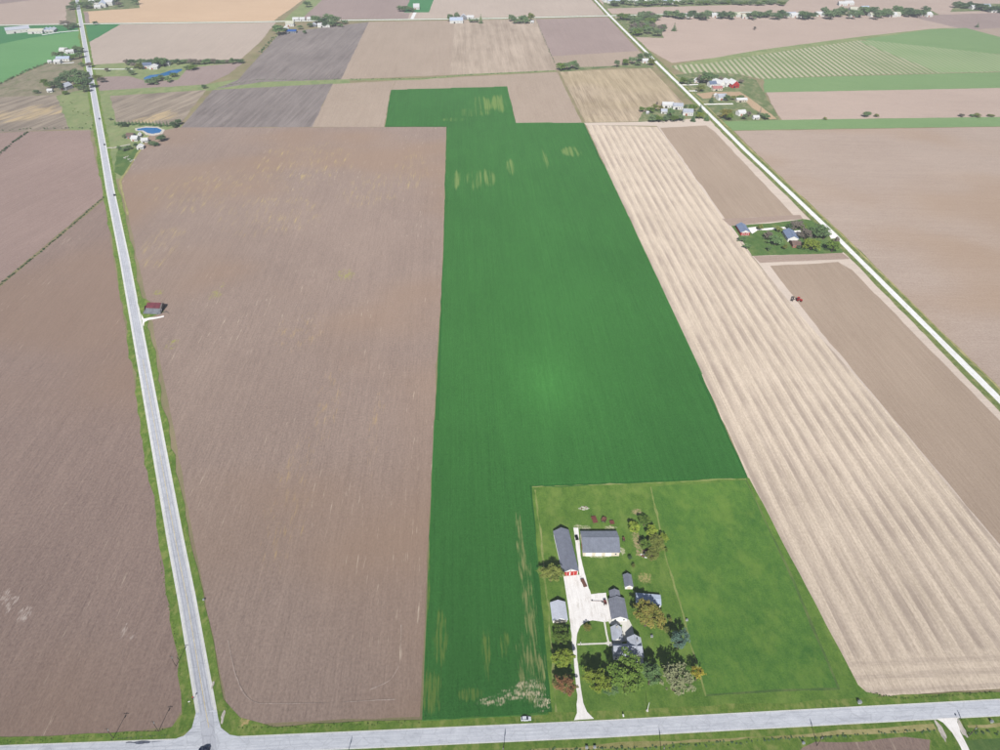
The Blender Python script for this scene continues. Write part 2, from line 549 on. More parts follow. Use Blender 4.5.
def stubble_extra(ang, period, phase, lo, strength, edge):
    """combine passes; within a machine turn of the road the passes run along it instead"""
    e0, e1 = edge
    d = (e1 - e0).normalized()
    nx, ny = -d.y, d.x
    c0 = e0.x * nx + e0.y * ny
    def fn(t, c):
        s = t.sep(t.pos(ang))
        g = t.sep(t.pos(0))
        wob = t.noise(t.pos(ang, (1 / 30, 1 / 90, 0)), 2, 0.5)
        x = t.math('ADD', s[0], t.math('MULTIPLY', t.math('SUBTRACT', wob, 0.5), 1.4))
        w = t.math('SINE', t.math('ADD', t.math('MULTIPLY', x, 2 * math.pi / period), phase))
        w2 = t.math('SINE', t.math('ADD', t.math('MULTIPLY', x, 4 * math.pi / period), phase + 0.8))
        w3 = t.noise(t.pos(ang, (1 / 0.8, 1 / 60, 0), (2, 2, 0)), 3, 0.65)
        w = t.math('ADD', w, t.math('MULTIPLY', w2, 0.45))
        w = t.math('ADD', w, t.math('MULTIPLY', t.math('SUBTRACT', w3, 0.5), 2.2))
        dist = t.math('SUBTRACT', t.math('ADD', t.math('MULTIPLY', g[0], nx), t.math('MULTIPLY', g[1], ny)), c0)
        wd = t.noise(t.pos(ang, (1 / 5, 1 / 5, 0), (6, 2, 0)), 3, 0.6)
        hd = t.math('ADD', dist, t.math('MULTIPLY', t.math('SUBTRACT', wd, 0.5), 14.0))
        inner = t.ramp(hd, 13.0, 24.0)
        h1 = t.math('SINE', t.math('MULTIPLY', dist, 2 * math.pi / 7.0))
        h2 = t.noise(t.pos(0, (1 / 26, 1 / 1.2, 0), (7, 2, 0)), 3, 0.65)
        h = t.math('ADD', t.math('MULTIPLY', h1, 0.5), t.math('MULTIPLY', t.math('SUBTRACT', h2, 0.5), 2.6))
        brk = t.noise(t.pos(ang, (1 / 10, 1 / 30, 0), (3, 3, 0)), 3, 0.6)
        k = t.math('MULTIPLY', t.ramp(w, -0.5, 0.9), t.ramp(brk, 0.25, 0.62, 0.4, 1.0))
        pat = t.noise(t.pos(ang, (1 / 45, 1 / 55, 0), (8, 1, 0)), 3, 0.55)
        k = t.math('MULTIPLY', k, t.ramp(pat, 0.30, 0.60, 0.5, 1.0))
        kh = t.math('MULTIPLY', t.ramp(h, -0.4, 0.9), 0.6)
        m = t.n('ShaderNodeMix', data_type='FLOAT')
        t.put(m.inputs[0], inner); t.put(m.inputs[2], kh); t.put(m.inputs[3], k)
        return t.mix(t.math('MULTIPLY', m.outputs[0], strength), c, lo)
    return fn
M['track_soil'] = field_mat('track_soil', C(140, 124, 117), C(176, 160, 150), seed=2.9, streak=0.5, blot=2.5, grain=2.0)
M['stubble'] = field_mat('stubble', C(182, 168, 151), C(211, 197, 180), seed=14.2, streak=1.4, blot=0.5, grain=2.0, row=1.4,
                         extra=stubble_extra(0.0, 9.2, 0.4, C(150, 135, 125), 0.72, (G(880, 695), G(1000, 689))))
M['stubble_headland'] = field_mat('stubble_headland', C(156, 142, 133), C(202, 188, 172), ang=R(88), seed=15.2, streak=1.6, blot=0.7, grain=1.0, row=2.2)
M['stubble_band'] = field_mat('stubble_band', C(176, 163, 152), C(206, 193, 181), ang=R(88), seed=15.9, streak=0.8, blot=0.5, grain=0.8, row=1.4)
M['rough_band'] = field_mat('rough_band', C(140, 122, 112), C(166, 148, 136), ang=R(88), seed=16.4, **SOIL)

# ---- greens
light_green = C(124, 148, 72)
cover_weeds = [
    ([el(470, 113, 46, 40), el(480, 104, 34, 75), el(500, 103, 22, 85), el(455, 120, 34, 18)], C(146, 176, 98), (0.50, 0.60), 4.2, 240, 0.9),
    ([el(474, 180, 20, 60), el(489, 178, 12, 58), el(511, 168, 13, 50), el(545, 160, 5, 60), el(572, 152, 22, 36), el(456, 180, 10, 50)],
     C(148, 176, 104), (0.50, 0.61), 3.2, 130, 0.9),
    ([el(432, 690, 8, 22), el(440, 640, 6, 30), el(427, 590, 3, 40), el(486, 650, 4, 24), el(505, 645, 4, 14), el(470, 695, 10, 6)],
     C(128, 156, 78), (0.48, 0.60), 1.0, 16, 0.9),
    ([el(531, 660, 12, 30), el(528, 600, 6, 60), el(521, 555, 4, 60), el(533, 690, 10, 14)], C(168, 174, 116), (0.50, 0.62), 0.8, 14, 0.9),
    ([el(529, 690, 13, 9), el(515, 695, 12, 5), el(494, 702, 12, 4), el(541, 702, 7, 8)], C(232, 220, 192), (0.49, 0.62), 0.8, 1.8, 0.95),
]
M['crop_floor'] = field_mat('crop_floor', C(34, 84, 34), C(52, 110, 48), seed=17.0, streak=0.6, blot=0.6, grain=1.2, row=2.0, weeds=cover_weeds, clod=0.4)
M['cover_crop'] = field_mat('cover_crop', C(58, 121, 53), C(88, 160, 80), seed=17.0, streak=0.6, blot=0.6, grain=1.0, row=2.0,
                            weeds=cover_weeds, clod=0.0)
M['lawn'] = grass_mat('lawn', C(66, 102, 38), C(108, 138, 60), C(130, 148, 76), 0.4, 3.5, 1.0, bare=[
    ([el(637, 541, 4.2, 13), el(641, 553, 5, 6), el(637, 512, 5.5, 4)], C(186, 158, 132), 0.85, 1.6),
    ([el(645, 578, 6.5, 6)], C(176, 160, 112), 0.9, 1.3),
    ([el(584, 508.4, 5.0, 2.6)], C(226, 222, 210), 0.95, 0.9),
    ([el(586, 528, 5, 3), el(578, 527, 4, 3), el(610, 528, 6, 3)], C(206, 196, 172), 0.8, 1.2),
    ([el(600, 556, 13, 2.2), el(622, 551, 3, 4)], C(216, 206, 186), 0.85, 1.4)])
M['lawn_deep'] = grass_mat('lawn_deep', C(62, 92, 46), C(92, 118, 62), C(122, 132, 80), 0.5, 5, 2.5)
M['pasture'] = grass_mat('pasture', C(58, 102, 42), C(98, 134, 56), C(118, 144, 64), 0.4, 4, 4.0)
M['verge'] = grass_mat('verge', C(70, 102, 36), C(116, 140, 62), C(150, 152, 92), 0.5, 3, 5.0, dsc=3.5, bare=[([el(246, 719, 5, 6)], C(190, 164, 122), 0.9, 1.5)])
M['dry_verge'] = grass_mat('dry_verge', C(122, 124, 72), C(166, 158, 110), C(180, 168, 128), 0.6, 4, 6.0)
M['far_green'] = field_mat('far_green', C(100, 130, 84), C(124, 150, 102), ang=R(78), seed=18, **SOIL)
M['fresh_green'] = field_mat('fresh_green', C(84, 134, 82), C(108, 156, 100), ang=R(78), seed=18.4, **SOIL)
M['deep_green'] = field_mat('deep_green', C(50, 110, 66), C(70, 130, 80), ang=R(78), seed=19, streak=0.8, blot=0.8, grain=0.8)
M['grass_far'] = grass_mat('grass_far', C(104, 122, 78), C(140, 150, 104), C(150, 146, 112), 0.4, 9, 7.0)
M['base_land'] = grass_mat('base_land', C(112, 112, 78), C(150, 138, 110), C(140, 120, 106), 0.5, 60, 8.0)
M['tree_floor'] = grass_mat('tree_floor', C(78, 98, 60), C(116, 126, 86), C(146, 140, 110), 0.7, 8, 9.0)

def stripes(ang, period, c2, w=0.2):
    def fn(t, c):
        s = t.sep(t.pos(ang))
        k = t.math('SINE', t.math('MULTIPLY', s[0], 2 * math.pi / period))
        pat = t.noise(t.pos(0, (1 / 120, 1 / 120, 0)), 2, 0.5)
        k = t.math('MULTIPLY', t.ramp(k, -w - 0.3, w + 0.3), t.ramp(pat, 0.25, 0.55, 0.6, 1.0))
        return t.mix(k, c, c2)
    return fn
VROW = wang((741, 75), (732, 65))
M['vine_rows'] = field_mat('vine_rows', C(96, 118, 76), C(124, 140, 92), ang=VROW, seed=20, streak=0.6, blot=0.6, grain=0.6,
                           extra=stripes(VROW, 10.0, C(170, 166, 142)))
M['vine_rows_green'] = field_mat('vine_rows_green', C(104, 134, 86), C(130, 156, 104), ang=VROW, seed=21, streak=0.8, blot=1.2, grain=0.6,
                                 extra=stripes(VROW, 9.0, C(146, 156, 122), 0.4))

# ---- roads
M['gravel_white'] = concrete_mat('gravel_white', C(202, 203, 203), C(230, 231, 231), crack=0.0, stain=C(172, 166, 154), stain_amt=0.35)
M['drive_white'] = concrete_mat('drive_white', C(222, 219, 216), C(240, 238, 236), crack=0.08, stain=C(184, 176, 166), stain_amt=0.45)
M['walk'] = concrete_mat('walk', C(206, 204, 196), C(226, 224, 218), crack=0.0)
M['shoulder'] = concrete_mat('shoulder', C(192, 193, 192), C(222, 222, 220), crack=0.0)
A_ANG = wang((187, 600), (110, 190))
M['asphalt'] = concrete_mat('asphalt', C(172, 175, 184), C(196, 199, 206), ang=A_ANG, crack=0.30, stain=C(140, 142, 150), stain_amt=0.3)
B_ANG = wang((200, 747), (1000, 707.5))
M['road_pale'] = concrete_mat('road_pale', C(184, 188, 196), C(210, 213, 219), ang=B_ANG, crack=0.22, stain=C(150, 154, 164), stain_amt=0.45)
M['wheel_track'] = concrete_mat('wheel_track', C(178, 182, 191), C(204, 207, 214), ang=B_ANG, crack=0.15)
M['tar'] = plain('tar', C(92, 98, 112), 0.7, 0.2)
M['paint_yellow'] = plain('paint_yellow', C(206, 188, 128), 0.7, 0.2)
M['paint_white'] = plain('paint_white', C(226, 226, 222), 0.7, 0.1)
M['dirt'] = field_mat('dirt', C(150, 128, 104), C(186, 162, 134), seed=22, streak=0.5, blot=0.8, grain=1.2)
M['stone'] = concrete_mat('stone', C(170, 164, 156), C(212, 206, 198), crack=0.5)
M['track'] = grass_mat('track', C(110, 128, 66), C(142, 152, 92), C(160, 156, 112), 0.5, 3, 3.3)

def water_mat(name, deep):
    t = NT(name)
    t.color(deep)
    t.b.inputs['Roughness'].default_value = 0.12
    t.b.inputs['Specular IOR Level'].default_value = 0.5
    t.bump(t.noise(t.pos(0, (1 / 1.5, 1 / 1.5, 0)), 3, 0.6), 0.25, 0.1)
    return t.m
M['water'] = water_mat('water', C(24, 104, 166))

# ---- base sheet out to the horizon
b = MB()
b.poly([(-12000, -3000, 0), (12000, -3000, 0), (12000, 20000, 0), (-12000, 20000, 0)])
tag(b.build('ground', M['base_land']), 'flat farm country between and beyond the fields', 'ground', kind='structure')

def F(name, px, mat, rag=0.5, label=None):
    return sheet(name, px, M[mat], rag, label=label, cat='field')

# ---- beyond the far road
F('field', [(-60, 26.5), (78, 24.5), (69, -4), (62, -40), (-60, -40)], 'pink_soil', 0.8, 'pinkish bare field at the far left beyond the long road')
F('field', [(-60, 7), (0, 4), (32, 0), (62, -16), (-60, -16)], 'mauve_soil', 0.8, 'mauve field in the far left corner')
F('grass_plot', [(66, 24), (78, 24), (73, 6), (66, 6)], 'scrub', 0.8, 'scrubby plot beside the far end of the left road')
F('field', [(84, 24), (272, 22.2), (300, 2), (322, -16), (100, -16), (80, -2)], 'peach_soil', 0.8, 'peach coloured field beyond the far road')
F('grass_plot', [(79, 12), (140, 8), (138, 0), (110, -8), (76, -8)], 'tree_floor', 0.8, 'farmyard grass by the far end of the left road')
F('field', [(83, 23.6), (90, 23.6), (88, 12), (81, 12)], 'mauve_soil', 0.5, 'narrow mauve plot beside the left road')
F('field', [(298, 20), (409, 18.8), (414, 0), (419, -16), (332, -16)], 'mauve_soil', 0.8, 'mauve field beyond the far road, left of centre')
F('grass_strip', [(282, 21.5), (299, 21), (322, 0), (334, -12), (320, -12), (306, 0)], 'grass_far', 0.8, 'green diagonal waterway between two far fields')
F('field', [(408, 18.8), (606, 16), (590, -2), (575, -16), (419, -16)], 'pale_soil', 0.8, 'pale field beyond the far road, at centre')
F('field', [(404, 12.5), (429, 12.3), (436, -6), (413, -6)], 'deep_green', 0.6, 'small bright green plot beyond the far road')
F('field', [(600, 3), (630, 40), (672, 63), (760, 52), (860, 38), (960, 28), (1070, 60), (1070, -30), (590, -30)], 'pink_soil', 0.8, 'broad pinkish field right of the gravel road, far off')
F('field', [(905, 15.5), (1000, 13), (1070, 11), (1070, 46), (1000, 38), (958, 28)], 'mauve_soil', 0.8, 'brown wedge of field at the far right')
F('field', [(968, 30), (1070, 24), (1070, 58), (1000, 39)], 'salmon_soil', 0.8, 'reddish field corner at the far right')
F('grass_strip', [(606, 8.5), (785, 3.5), (790, 0), (700, -3), (600, -3)], 'tree_floor', 0.8, 'strip of rough grass under the far farm buildings')
F('grass_strip', [(612, 17), (940, 15), (930, 10), (800, 15), (612, 14)], 'tree_floor', 0.6, 'green strip along the far hamlet')
F('grass_plot', [(616, 18), (650, 16), (660, 30), (664, 38), (634, 37)], 'tree_floor', 0.6, 'grassy homestead plot beside the gravel road, far off')
F('grass_plot', [(950, 12), (1010, 10), (1010, 4), (958, 3)], 'tree_floor', 0.6, 'green yard of the farmstead in the far right corner')

# ---- left, between the far road and the big fields
F('field', [(-60, 27), (78, 25), (84, 52), (78, 57), (52, 61), (30, 70), (0, 84), (-22, 93), (-60, 98)], 'fresh_green', 0.6, 'light green field left of the road')
F('field', [(-60, 27), (78, 25), (79.5, 31), (30, 38), (0, 44), (-60, 54)], 'deep_green', 0.6, 'darker green edge of the light green field')
F('scrub_land', [(-60, 97), (-22, 93), (0, 84), (50, 63), (80, 58), (91, 92), (50, 98), (-60, 103)], 'scrub', 0.8, 'rough scrubby land around the wooded homestead')
F('field', [(-60, 99), (62, 95), (92, 128), (0, 132.5), (-60, 136)], 'straw_rows', 0.8, 'straw striped patchy field left of the road')
F('grass_plot', [(56, 96), (90, 88), (98, 131), (70, 130)], 'grass_far', 1.2, 'weedy green margin left of the road')
F('field', [(-80, 137), (28, 131.5), (90, 130), (95, 158), (104, 196), (0, 283), (-80, 350)], 'mid_soil', 0.5, 'bare brown field above the diagonal ditch on the left')
F('field', [(-120, 388), (0, 287), (104, 200), (140, 415), (168, 560), (178, 650), (184, 706), (172, 727), (0, 742), (-120, 748)], 'near_soil', 0.4,
  'large bare brown field left of the road in the foreground')

# ---- right of the left road, far
F('field', [(79, 25), (122, 24), (88, 44)], 'deep_green', 0.5, 'small green triangle right of the road')
F('field', [(121, 24), (276, 22.3), (262, 40), (238, 62), (160, 61), (93, 66), (88, 43)], 'pale_soil', 0.6, 'pale bare field in front of the far road')
F('grass_plot', [(92, 65), (135, 62), (200, 60), (240, 60), (178, 82), (135, 82), (128, 77), (96, 78)], 'grass_far', 0.6, 'grass around the far blue pond')
F('field', [(97, 77), (128, 76), (150, 82), (178, 80), (188, 68), (244, 62), (229, 74), (203, 86), (100, 93)], 'mauve_soil', 0.6, 'mauve plot below the far blue pond')
F('grass_strip', [(94, 91), (205, 84.5), (248, 78), (262, 62), (278, 33), (282, 33), (268, 62), (256, 79), (350, 78.5), (350, 83.5), (216, 90), (120, 97), (98, 100)], 'grass_far', 0.8, 'grassy ditch running across between fields')
F('grass_plot', [(95, 92), (118, 96), (122, 122), (182, 124), (178, 133), (150, 156), (122, 178), (113, 180), (104, 130)], 'grass_far', 0.6, 'grassy yard of the homestead with the round pond')
F('lawn', [(118, 146), (150, 150), (146, 158), (121, 176), (114, 172)], 'lawn_deep', 0.8, 'green lawn below the homestead with the round pond')
F('field', [(110, 96), (206, 90), (179, 126), (150, 123), (116, 122)], 'straw_rows', 0.7, 'straw striped field above the round pond')
F('field', [(181, 127.5), (213, 90), (333, 83.5), (312, 127)], 'dark_soil', 0.5, 'dark grey field above the big brown field')
F('field', [(215, 89), (238, 80), (280, 33), (369, 22), (341, 79.5), (262, 82)], 'dark_soil', 0.5, 'dark grey field below the far farmstead')
F('field', [(312, 127), (333, 84), (396, 81), (390, 92), (384, 127)], 'salmon_soil', 0.5, 'salmon coloured field left of the green crop')
F('field', [(341, 79.5), (369, 22), (536, 19), (557, 70.5)], 'rowed_far', 0.5, 'broad pale brown field beyond the green crop')
F('field', [(341, 79.5), (369, 22), (455, 20.5), (450, 75)], 'salmon_soil', 0.5, 'salmon half of the broad field beyond the green crop')
F('field', [(536, 19.2), (608, 17), (625, 36), (639, 51), (552, 57)], 'mauve_soil', 0.5, 'mauve field left of the gravel road, far off')
F('field', [(550, 56.5), (639, 51), (648, 58), (640, 66), (560, 71), (556, 70)], 'salmon_soil', 0.5, 'salmon strip above the hedged lane')
F('field', [(333, 84), (557, 72), (562, 82), (582, 123), (516, 123), (507, 86.5), (391, 90), (396, 81)], 'salmon_soil', 0.5, 'salmon field around the top of the green crop')
F('grass_strip', [(350, 80.5), (420, 80), (470, 75.5), (556, 71.5), (556, 70.3), (470, 74), (420, 78.4), (350, 79)], 'grass_far', 0.5, 'thin grassy ditch beyond the green crop')
F('field', [(560, 72), (600, 70), (650, 68), (676, 95), (700, 120), (585, 122.5)], 'rowed_stubble', 0.5, 'pale rowed field left of the gravel road')
F('grass_plot', [(638, 122), (643, 112), (690, 104), (704, 112), (712, 121)], 'tree_floor', 0.6, 'wooded yard of the homestead left of the gravel road')
F('grass_plot', [(560, 72), (558, 68), (612, 66), (650, 62), (654, 68), (612, 67.5)], 'tree_floor', 0.5, 'grassy lane margin with trees left of the gravel road')

# ---- right of the gravel road
F('vineyard', [(670, 66), (705, 63), (765, 53), (820, 46), (858, 40), (1070, 62), (1070, 70), (830, 76), (760, 79), (738, 74), (690, 76)], 'vine_rows', 0.5,
  'striped rows of pale and green plots right of the gravel road')
F('vineyard', [(858, 41), (900, 38), (1000, 55), (1070, 62), (1070, 70), (940, 73)], 'vine_rows_green', 0.8, 'greener half of the striped plots')
F('grass_strip', [(672, 65), (760, 50), (858, 37), (930, 29), (958, 27.5), (905, 34), (858, 40.5), (765, 54), (705, 64)], 'grass_far', 0.5, 'green strip above the striped plots')
F('field', [(862, 39.5), (930, 29.5), (966, 28), (1000, 37), (1070, 52), (1070, 60), (1000, 54.5)], 'far_green', 0.6, 'green wedge above the striped plots at the right')
F('field', [(764, 79), (830, 76.5), (1070, 70.5), (1070, 86), (1000, 88), (764, 92.5)], 'far_green', 0.5, 'green strip below the striped plots')
F('field', [(766, 92.5), (1000, 88), (1070, 86), (1070, 115), (1000, 117), (782, 120), (774, 108)], 'pink_soil', 0.5, 'pinkish field between two green strips')
F('farmyard', [(668, 76), (700, 72), (738, 74), (756, 80), (780, 120), (724, 122), (700, 100)], 'tree_floor', 0.6, 'farmyard ground with the red barn')
F('field', [(722, 121.5), (782, 120), (1000, 117), (1070, 115.5), (1070, 124), (1000, 126.5), (732, 130.5)], 'far_green', 0.5, 'bright green strip above the right brown field')
F('field', [(734, 131), (1000, 127), (1070, 125), (1070, 470), (1000, 398), (900, 292), (835, 228), (790, 187)], 'right_soil', 0.5, 'large brown field right of the gravel road')

# ---- the crop strips
F('field', [(150, 133), (178, 127.5), (446, 127), (443, 250), (434, 420), (420, 717), (262, 724), (240, 718), (226, 702), (198, 560), (168, 400), (126, 205), (119, 182)],
  'left_soil', 0.35, 'large bare brown field between the left road and the green crop')
F('green_crop', [(385, 127), (391, 90), (507, 86.8), (516, 123), (584, 123), (690, 348), (748, 478), (760, 500), (600, 716), (422, 722), (434, 430), (443.5, 250), (446.5, 127)],
  'crop_floor', 0.3, 'long deep green crop field reaching from the farmstead to the far road')
F('headland', [(584, 123), (640, 122), (700, 118.5), (714, 121), (722, 128), (806, 216), (860, 262), (930, 335), (1070, 478), (1070, 620), (1000, 548), (860, 395), (757, 262), (722, 219), (657, 126), (586, 125)],
  'stubble_band', 0.3, 'pale rim of the stubble field')
F('stubble_field', [(586, 125), (658, 127), (723, 219), (757, 263), (800, 315), (877, 401), (1000, 547), (1070, 628), (1070, 690), (1000, 689), (890, 697), (866, 692), (857, 685), (845, 662), (812.5, 600), (748, 478), (690, 348)],
  'stubble', 0.3, 'striped pale stubble field right of the green crop')
F('field', [(660, 128), (706, 125.5), (715, 132), (794, 216), (725, 219)], 'tan_soil', 0.4, 'tilled brown strip left of the gravel road, above the homestead')
F('field', [(770, 266), (838, 262), (852, 270), (918, 338), (1070, 492), (1070, 622), (1000, 545), (877, 399), (810, 318)], 'tan_soil', 0.4,
  'tilled brown field left of the gravel road with the tractor')
F('headland', [(722, 219), (800, 215), (803, 219), (730, 226)], 'rough_band', 0.25, 'worked band above the homestead')
F('headland', [(753, 256), (842, 253), (850, 259), (760, 263)], 'rough_band', 0.25, 'worked band below the homestead')

# ---- homestead lawn by the gravel road
F('lawn', [(731, 226), (770, 223.5), (803, 219), (822, 222), (850, 248), (842, 253), (752, 256), (742, 241)], 'lawn_deep', 0.3, 'green lawn of the homestead beside the gravel road')

# ---- main farmstead lawn
F('lawn', [(532, 487), (600, 485), (749, 478), (813.5, 600), (846, 662), (858, 685), (866, 692), (882, 696), (860, 700), (700, 711), (575, 717), (553, 719), (545, 640), (536, 540)], 'lawn', 0.25,
  'mown lawn of the farmstead')
F('pasture', [(651, 487), (745, 480.5), (790, 575), (838, 689), (706, 695), (690, 640), (666, 555)], 'pasture', 0.35, 'darker green paddock beside the farmstead')
ribbon('paddock_edge', [(651, 487), (666, 555), (690, 640), (706, 696)], 0.7, M['track'], 0.3, step=3.0, label='worn pale strip along the paddock')
ribbon('paddock_edge', [(532, 487), (600, 485), (746, 479)], 0.8, M['track'], 0.4, step=3.0, label='pale mown rim at the back of the lawn')
ribbon('paddock_edge', [(746, 480), (790, 573), (839, 690)], 0.9, M['lawn_deep'], 0.2, label='dark wheel rut inside the paddock')
ribbon('paddock_edge', [(706, 695), (770, 691), (839, 689)], 0.9, M['lawn_deep'], 0.25, label='dark rut at the foot of the paddock')
ribbon('paddock_edge', [(535, 490), (543, 560), (551, 640), (556, 716)], 0.9, M['track'], 0.4, step=3.0, label='pale strip between lawn and green crop')

# ---- verges of the roads
LEFT_ROAD = [(70, -40), (77, 0), (81.4, 25), (87.6, 60), (103.5, 150), (110.3, 190), (124.7, 260), (143, 360), (175.5, 540), (187.2, 600), (206.5, 712), (212, 748)]
FRONT_ROAD = [(-120, 759), (0, 754.5), (200, 747), (400, 738.2), (600, 729.2), (750, 721), (1000, 707.6), (1120, 701)]
GRAVEL_ROAD = [(560, -32), (595, 0), (609.5, 15.6), (638, 44), (664.8, 70.5), (699.2, 104), (745, 150), (833.5, 234), (996.7, 397), (1070, 471)]
FAR_ROAD = [(-120, 28.2), (0, 25.3), (81, 24), (250, 22), (340, 20.4), (500, 18.4), (609, 15.8), (760, 12)]
ribbon('verge', LEFT_ROAD, 17, M['verge'], 0.8, label='grass verges of the left road')
M['verge_dull'] = grass_mat('verge_dull', C(76, 96, 48), C(118, 130, 76), C(150, 146, 104), 0.6, 3, 5.5, dsc=4.0)
ribbon('verge', GRAVEL_ROAD, 17, M['verge_dull'], 0.5, offs=0.5, label='grass verges of the gravel road')
ribbon('verge', FRONT_ROAD, 15.5, M['verge'], 0.5, label='grass verges of the front road')
ribbon('verge', [(a, b_) for a, b_ in GRAVEL_ROAD if b_ > 60], 1.6, M['dry_verge'], 0.3, offs=8.0, label='dry ditch edge left of the gravel road')
ribbon('verge', FAR_ROAD, 16, M['grass_far'], 1.0, label='grass verges of the far road')

F('grass_plot', [(172, 727), (182, 714), (181, 690), (186, 690), (196, 716), (184, 738), (160, 738), (162, 730)], 'verge', 0.3, 'grassy left corner of the junction')
F('grass_plot', [(216, 690), (224, 700), (240, 717.5), (262, 723.5), (272, 727), (262, 737), (228, 738), (216, 716)], 'verge', 0.3, 'grassy right corner of the junction')

# ---- south side of the front road
F('grass_strip', [(-120, 790), (-120, 764), (200, 756), (500, 743), (800, 727), (1000, 716), (1120, 710), (1120, 800)], 'verge', 0.4, 'grass south of the front road')
F('field', [(802, 748), (815, 742), (862, 742), (905, 737), (930, 740), (928, 790), (770, 800)], 'near_soil', 0.5, 'corner of a bare field south of the front road')
F('field', [(962, 741), (1120, 730), (1120, 800), (980, 800)], 'lawn_deep', 0.5, 'green field corner south of the front road')
ribbon('dry_strip', [(520, 752), (640, 745), (800, 734.5), (900, 729.5), (935, 727)], 1.6, M['dry_verge'], 0.5, label='dry grass strip along the south ditch')
ribbon('dry_strip', [(968, 727.5), (1120, 719)], 1.4, M['dry_verge'], 0.5, label='dry grass strip right of the field track')

# ---- roads themselves
ribbon('road', FAR_ROAD, 8.0, M['gravel_white'], label='far crossing road')
ribbon('road_shoulder', LEFT_ROAD, 8.9, M['shoulder'], label='pale shoulders of the left road')
ribbon('road', LEFT_ROAD, 6.3, M['asphalt'], label='grey asphalt road running away on the left')
M['asphalt_track'] = concrete_mat('asphalt_track', C(156, 159, 168), C(184, 187, 194), ang=A_ANG, crack=0.15)
for off in (-2.2, -0.8, 0.8, 2.2):
    ribbon('wheel_track', LEFT_ROAD, 0.5, M['asphalt_track'], 0.04, offs=off, step=20.0, label='worn wheel track on the left road')
ribbon('road_shoulder', FRONT_ROAD, 7.9, M['shoulder'], label='pale shoulders of the front road')
road_o = ribbon('road', FRONT_ROAD, 6.9, M['road_pale'], label='pale asphalt road across the foreground')
for off in (-2.5, -0.9, 0.9, 2.5):
    ribbon('wheel_track', FRONT_ROAD, 0.55, M['wheel_track'], offs=off, label='worn wheel track on the front road')
ribbon('road', GRAVEL_ROAD, 5.6, M['gravel_white'], 0.12, label='white gravel road on the right')
# flared corners where the left road meets the front road
sheet('road_apron', [(170, 741), (184, 736), (192, 728), (196, 713), (216, 710), (221, 728), (230, 735), (244, 737.5), (236, 750), (176, 752)], M['road_pale'], label='flared pale apron of the junction', cat='road')
sheet('road_patch', [(199.5, 712), (213, 712), (217, 752), (203, 752)], M['asphalt'], label='grey asphalt carried into the junction', cat='road')
ribbon('centre_line', [(143, 360), (175.5, 540), (187.2, 600), (206, 712), (209, 728)], 0.22, M['paint_yellow'], label='faded yellow centre line of the left road')
for s_ in (-1, 1):
    ribbon('edge_line', [(103.5, 150), (143, 360), (175.5, 540), (187.2, 600), (206, 710)], 0.14, M['paint_white'], offs=s_ * 2.85, label='white edge line of the left road')
ROAD_Z = ZC[0]
for k, (a, b_, n_) in enumerate([((126, 742.8), (166, 741), 4), ((136, 743.5), (150, 742.6), 6)]):
    ribbon('tar_patch', [a, ((a[0] + b_[0]) / 2, (a[1] + b_[1]) / 2 + 0.3), b_], 0.45 + 0.2 * k, M['tar'], 0.15, step=1.0, label='dark tar smear on the front road')

# ---- driveways and walks
DRIVE = [(574, 720.5), (577, 713), (577.3, 700), (575.6, 680), (574, 661), (571.6, 640), (570, 622), (566.5, 596), (563.4, 576.5), (579.5, 575), (577.2, 556), (573.4, 528), (578.2, 528),
         (580.5, 556), (584.5, 573), (588.5, 588), (591, 594.5), (606, 593), (608.5, 604), (612, 621), (604, 622.4), (592.5, 620.6), (586, 622), (580.5, 626), (577.2, 634), (576.2, 645),
         (577.2, 660), (580, 682), (583.2, 703), (587, 712), (594, 719)]
sheet('driveway', DRIVE, M['drive_white'], 0.12, step=2.0, label='white gravel driveway and yard of the farmstead', cat='driveway')
sheet('patio', [(607.5, 619.5), (617, 617.5), (629, 620), (632, 626), (634, 634), (628, 641), (619, 643), (622, 634), (622, 625), (610, 625)], M['walk'], 0.0, label='white concrete patio behind the farmhouse', cat='patio')
ribbon('footpath', [(577.5, 644.7), (604, 643.7), (612, 643.6)], 0.9, M['walk'], label='white footpath from driveway to farmhouse')
ribbon('footpath', [(604.2, 621), (606.5, 634), (609, 645)], 0.9, M['walk'], label='white footpath from yard to farmhouse door')
sheet('footpath', [(604, 643.2), (609, 641.5), (613, 643), (613, 646), (609, 646.5)], M['walk'], label='white landing where the footpaths meet', cat='path')
sheet('field_track', [(936, 719), (958, 717.5), (957, 722), (960, 732), (974, 760), (968, 762), (952, 733), (943, 723)], M['drive_white'], 0.1, step=2.0, label='gravel track leaving the front road at the right', cat='track')
blob('stone_patch', 941, 731, 1.4, 4.0, M['stone'], label='pale stones beside the field track')
blob('stone_patch', 962, 729, 1.2, 3.6, M['stone'], label='pale stones right of the field track')
sheet('driveway', [(140.8, 313), (142.5, 309), (150, 317.6), (157, 317.2), (164, 315.8), (164, 317.2), (157, 318.8), (148, 320.4), (144.5, 322.5), (143.6, 327)], M['drive_white'], 0.1, step=2.0,
      label='short pale driveway to the collapsing barn', cat='driveway')
F('grass_plot', [(137, 296), (147, 300), (164, 312), (152, 317), (144, 319), (140, 312)], 'verge', 0.3, 'grass around the collapsing barn')
ribbon('driveway', [(753, 229.5), (765, 229.5), (776, 228.6), (786, 228)], 4.5, M['drive_white'], label='pale drive to the red fronted barn')
sheet('driveway', [(748, 228), (756, 227), (757, 231), (752, 234)], M['drive_white'], label='pale yard beside the red fronted barn', cat='driveway')
sheet('driveway', [(793, 231), (800, 230.5), (802.5, 233.5), (800, 236.5), (795, 236)], M['drive_white'], label='pale parking apron behind the blue roofed house', cat='driveway')
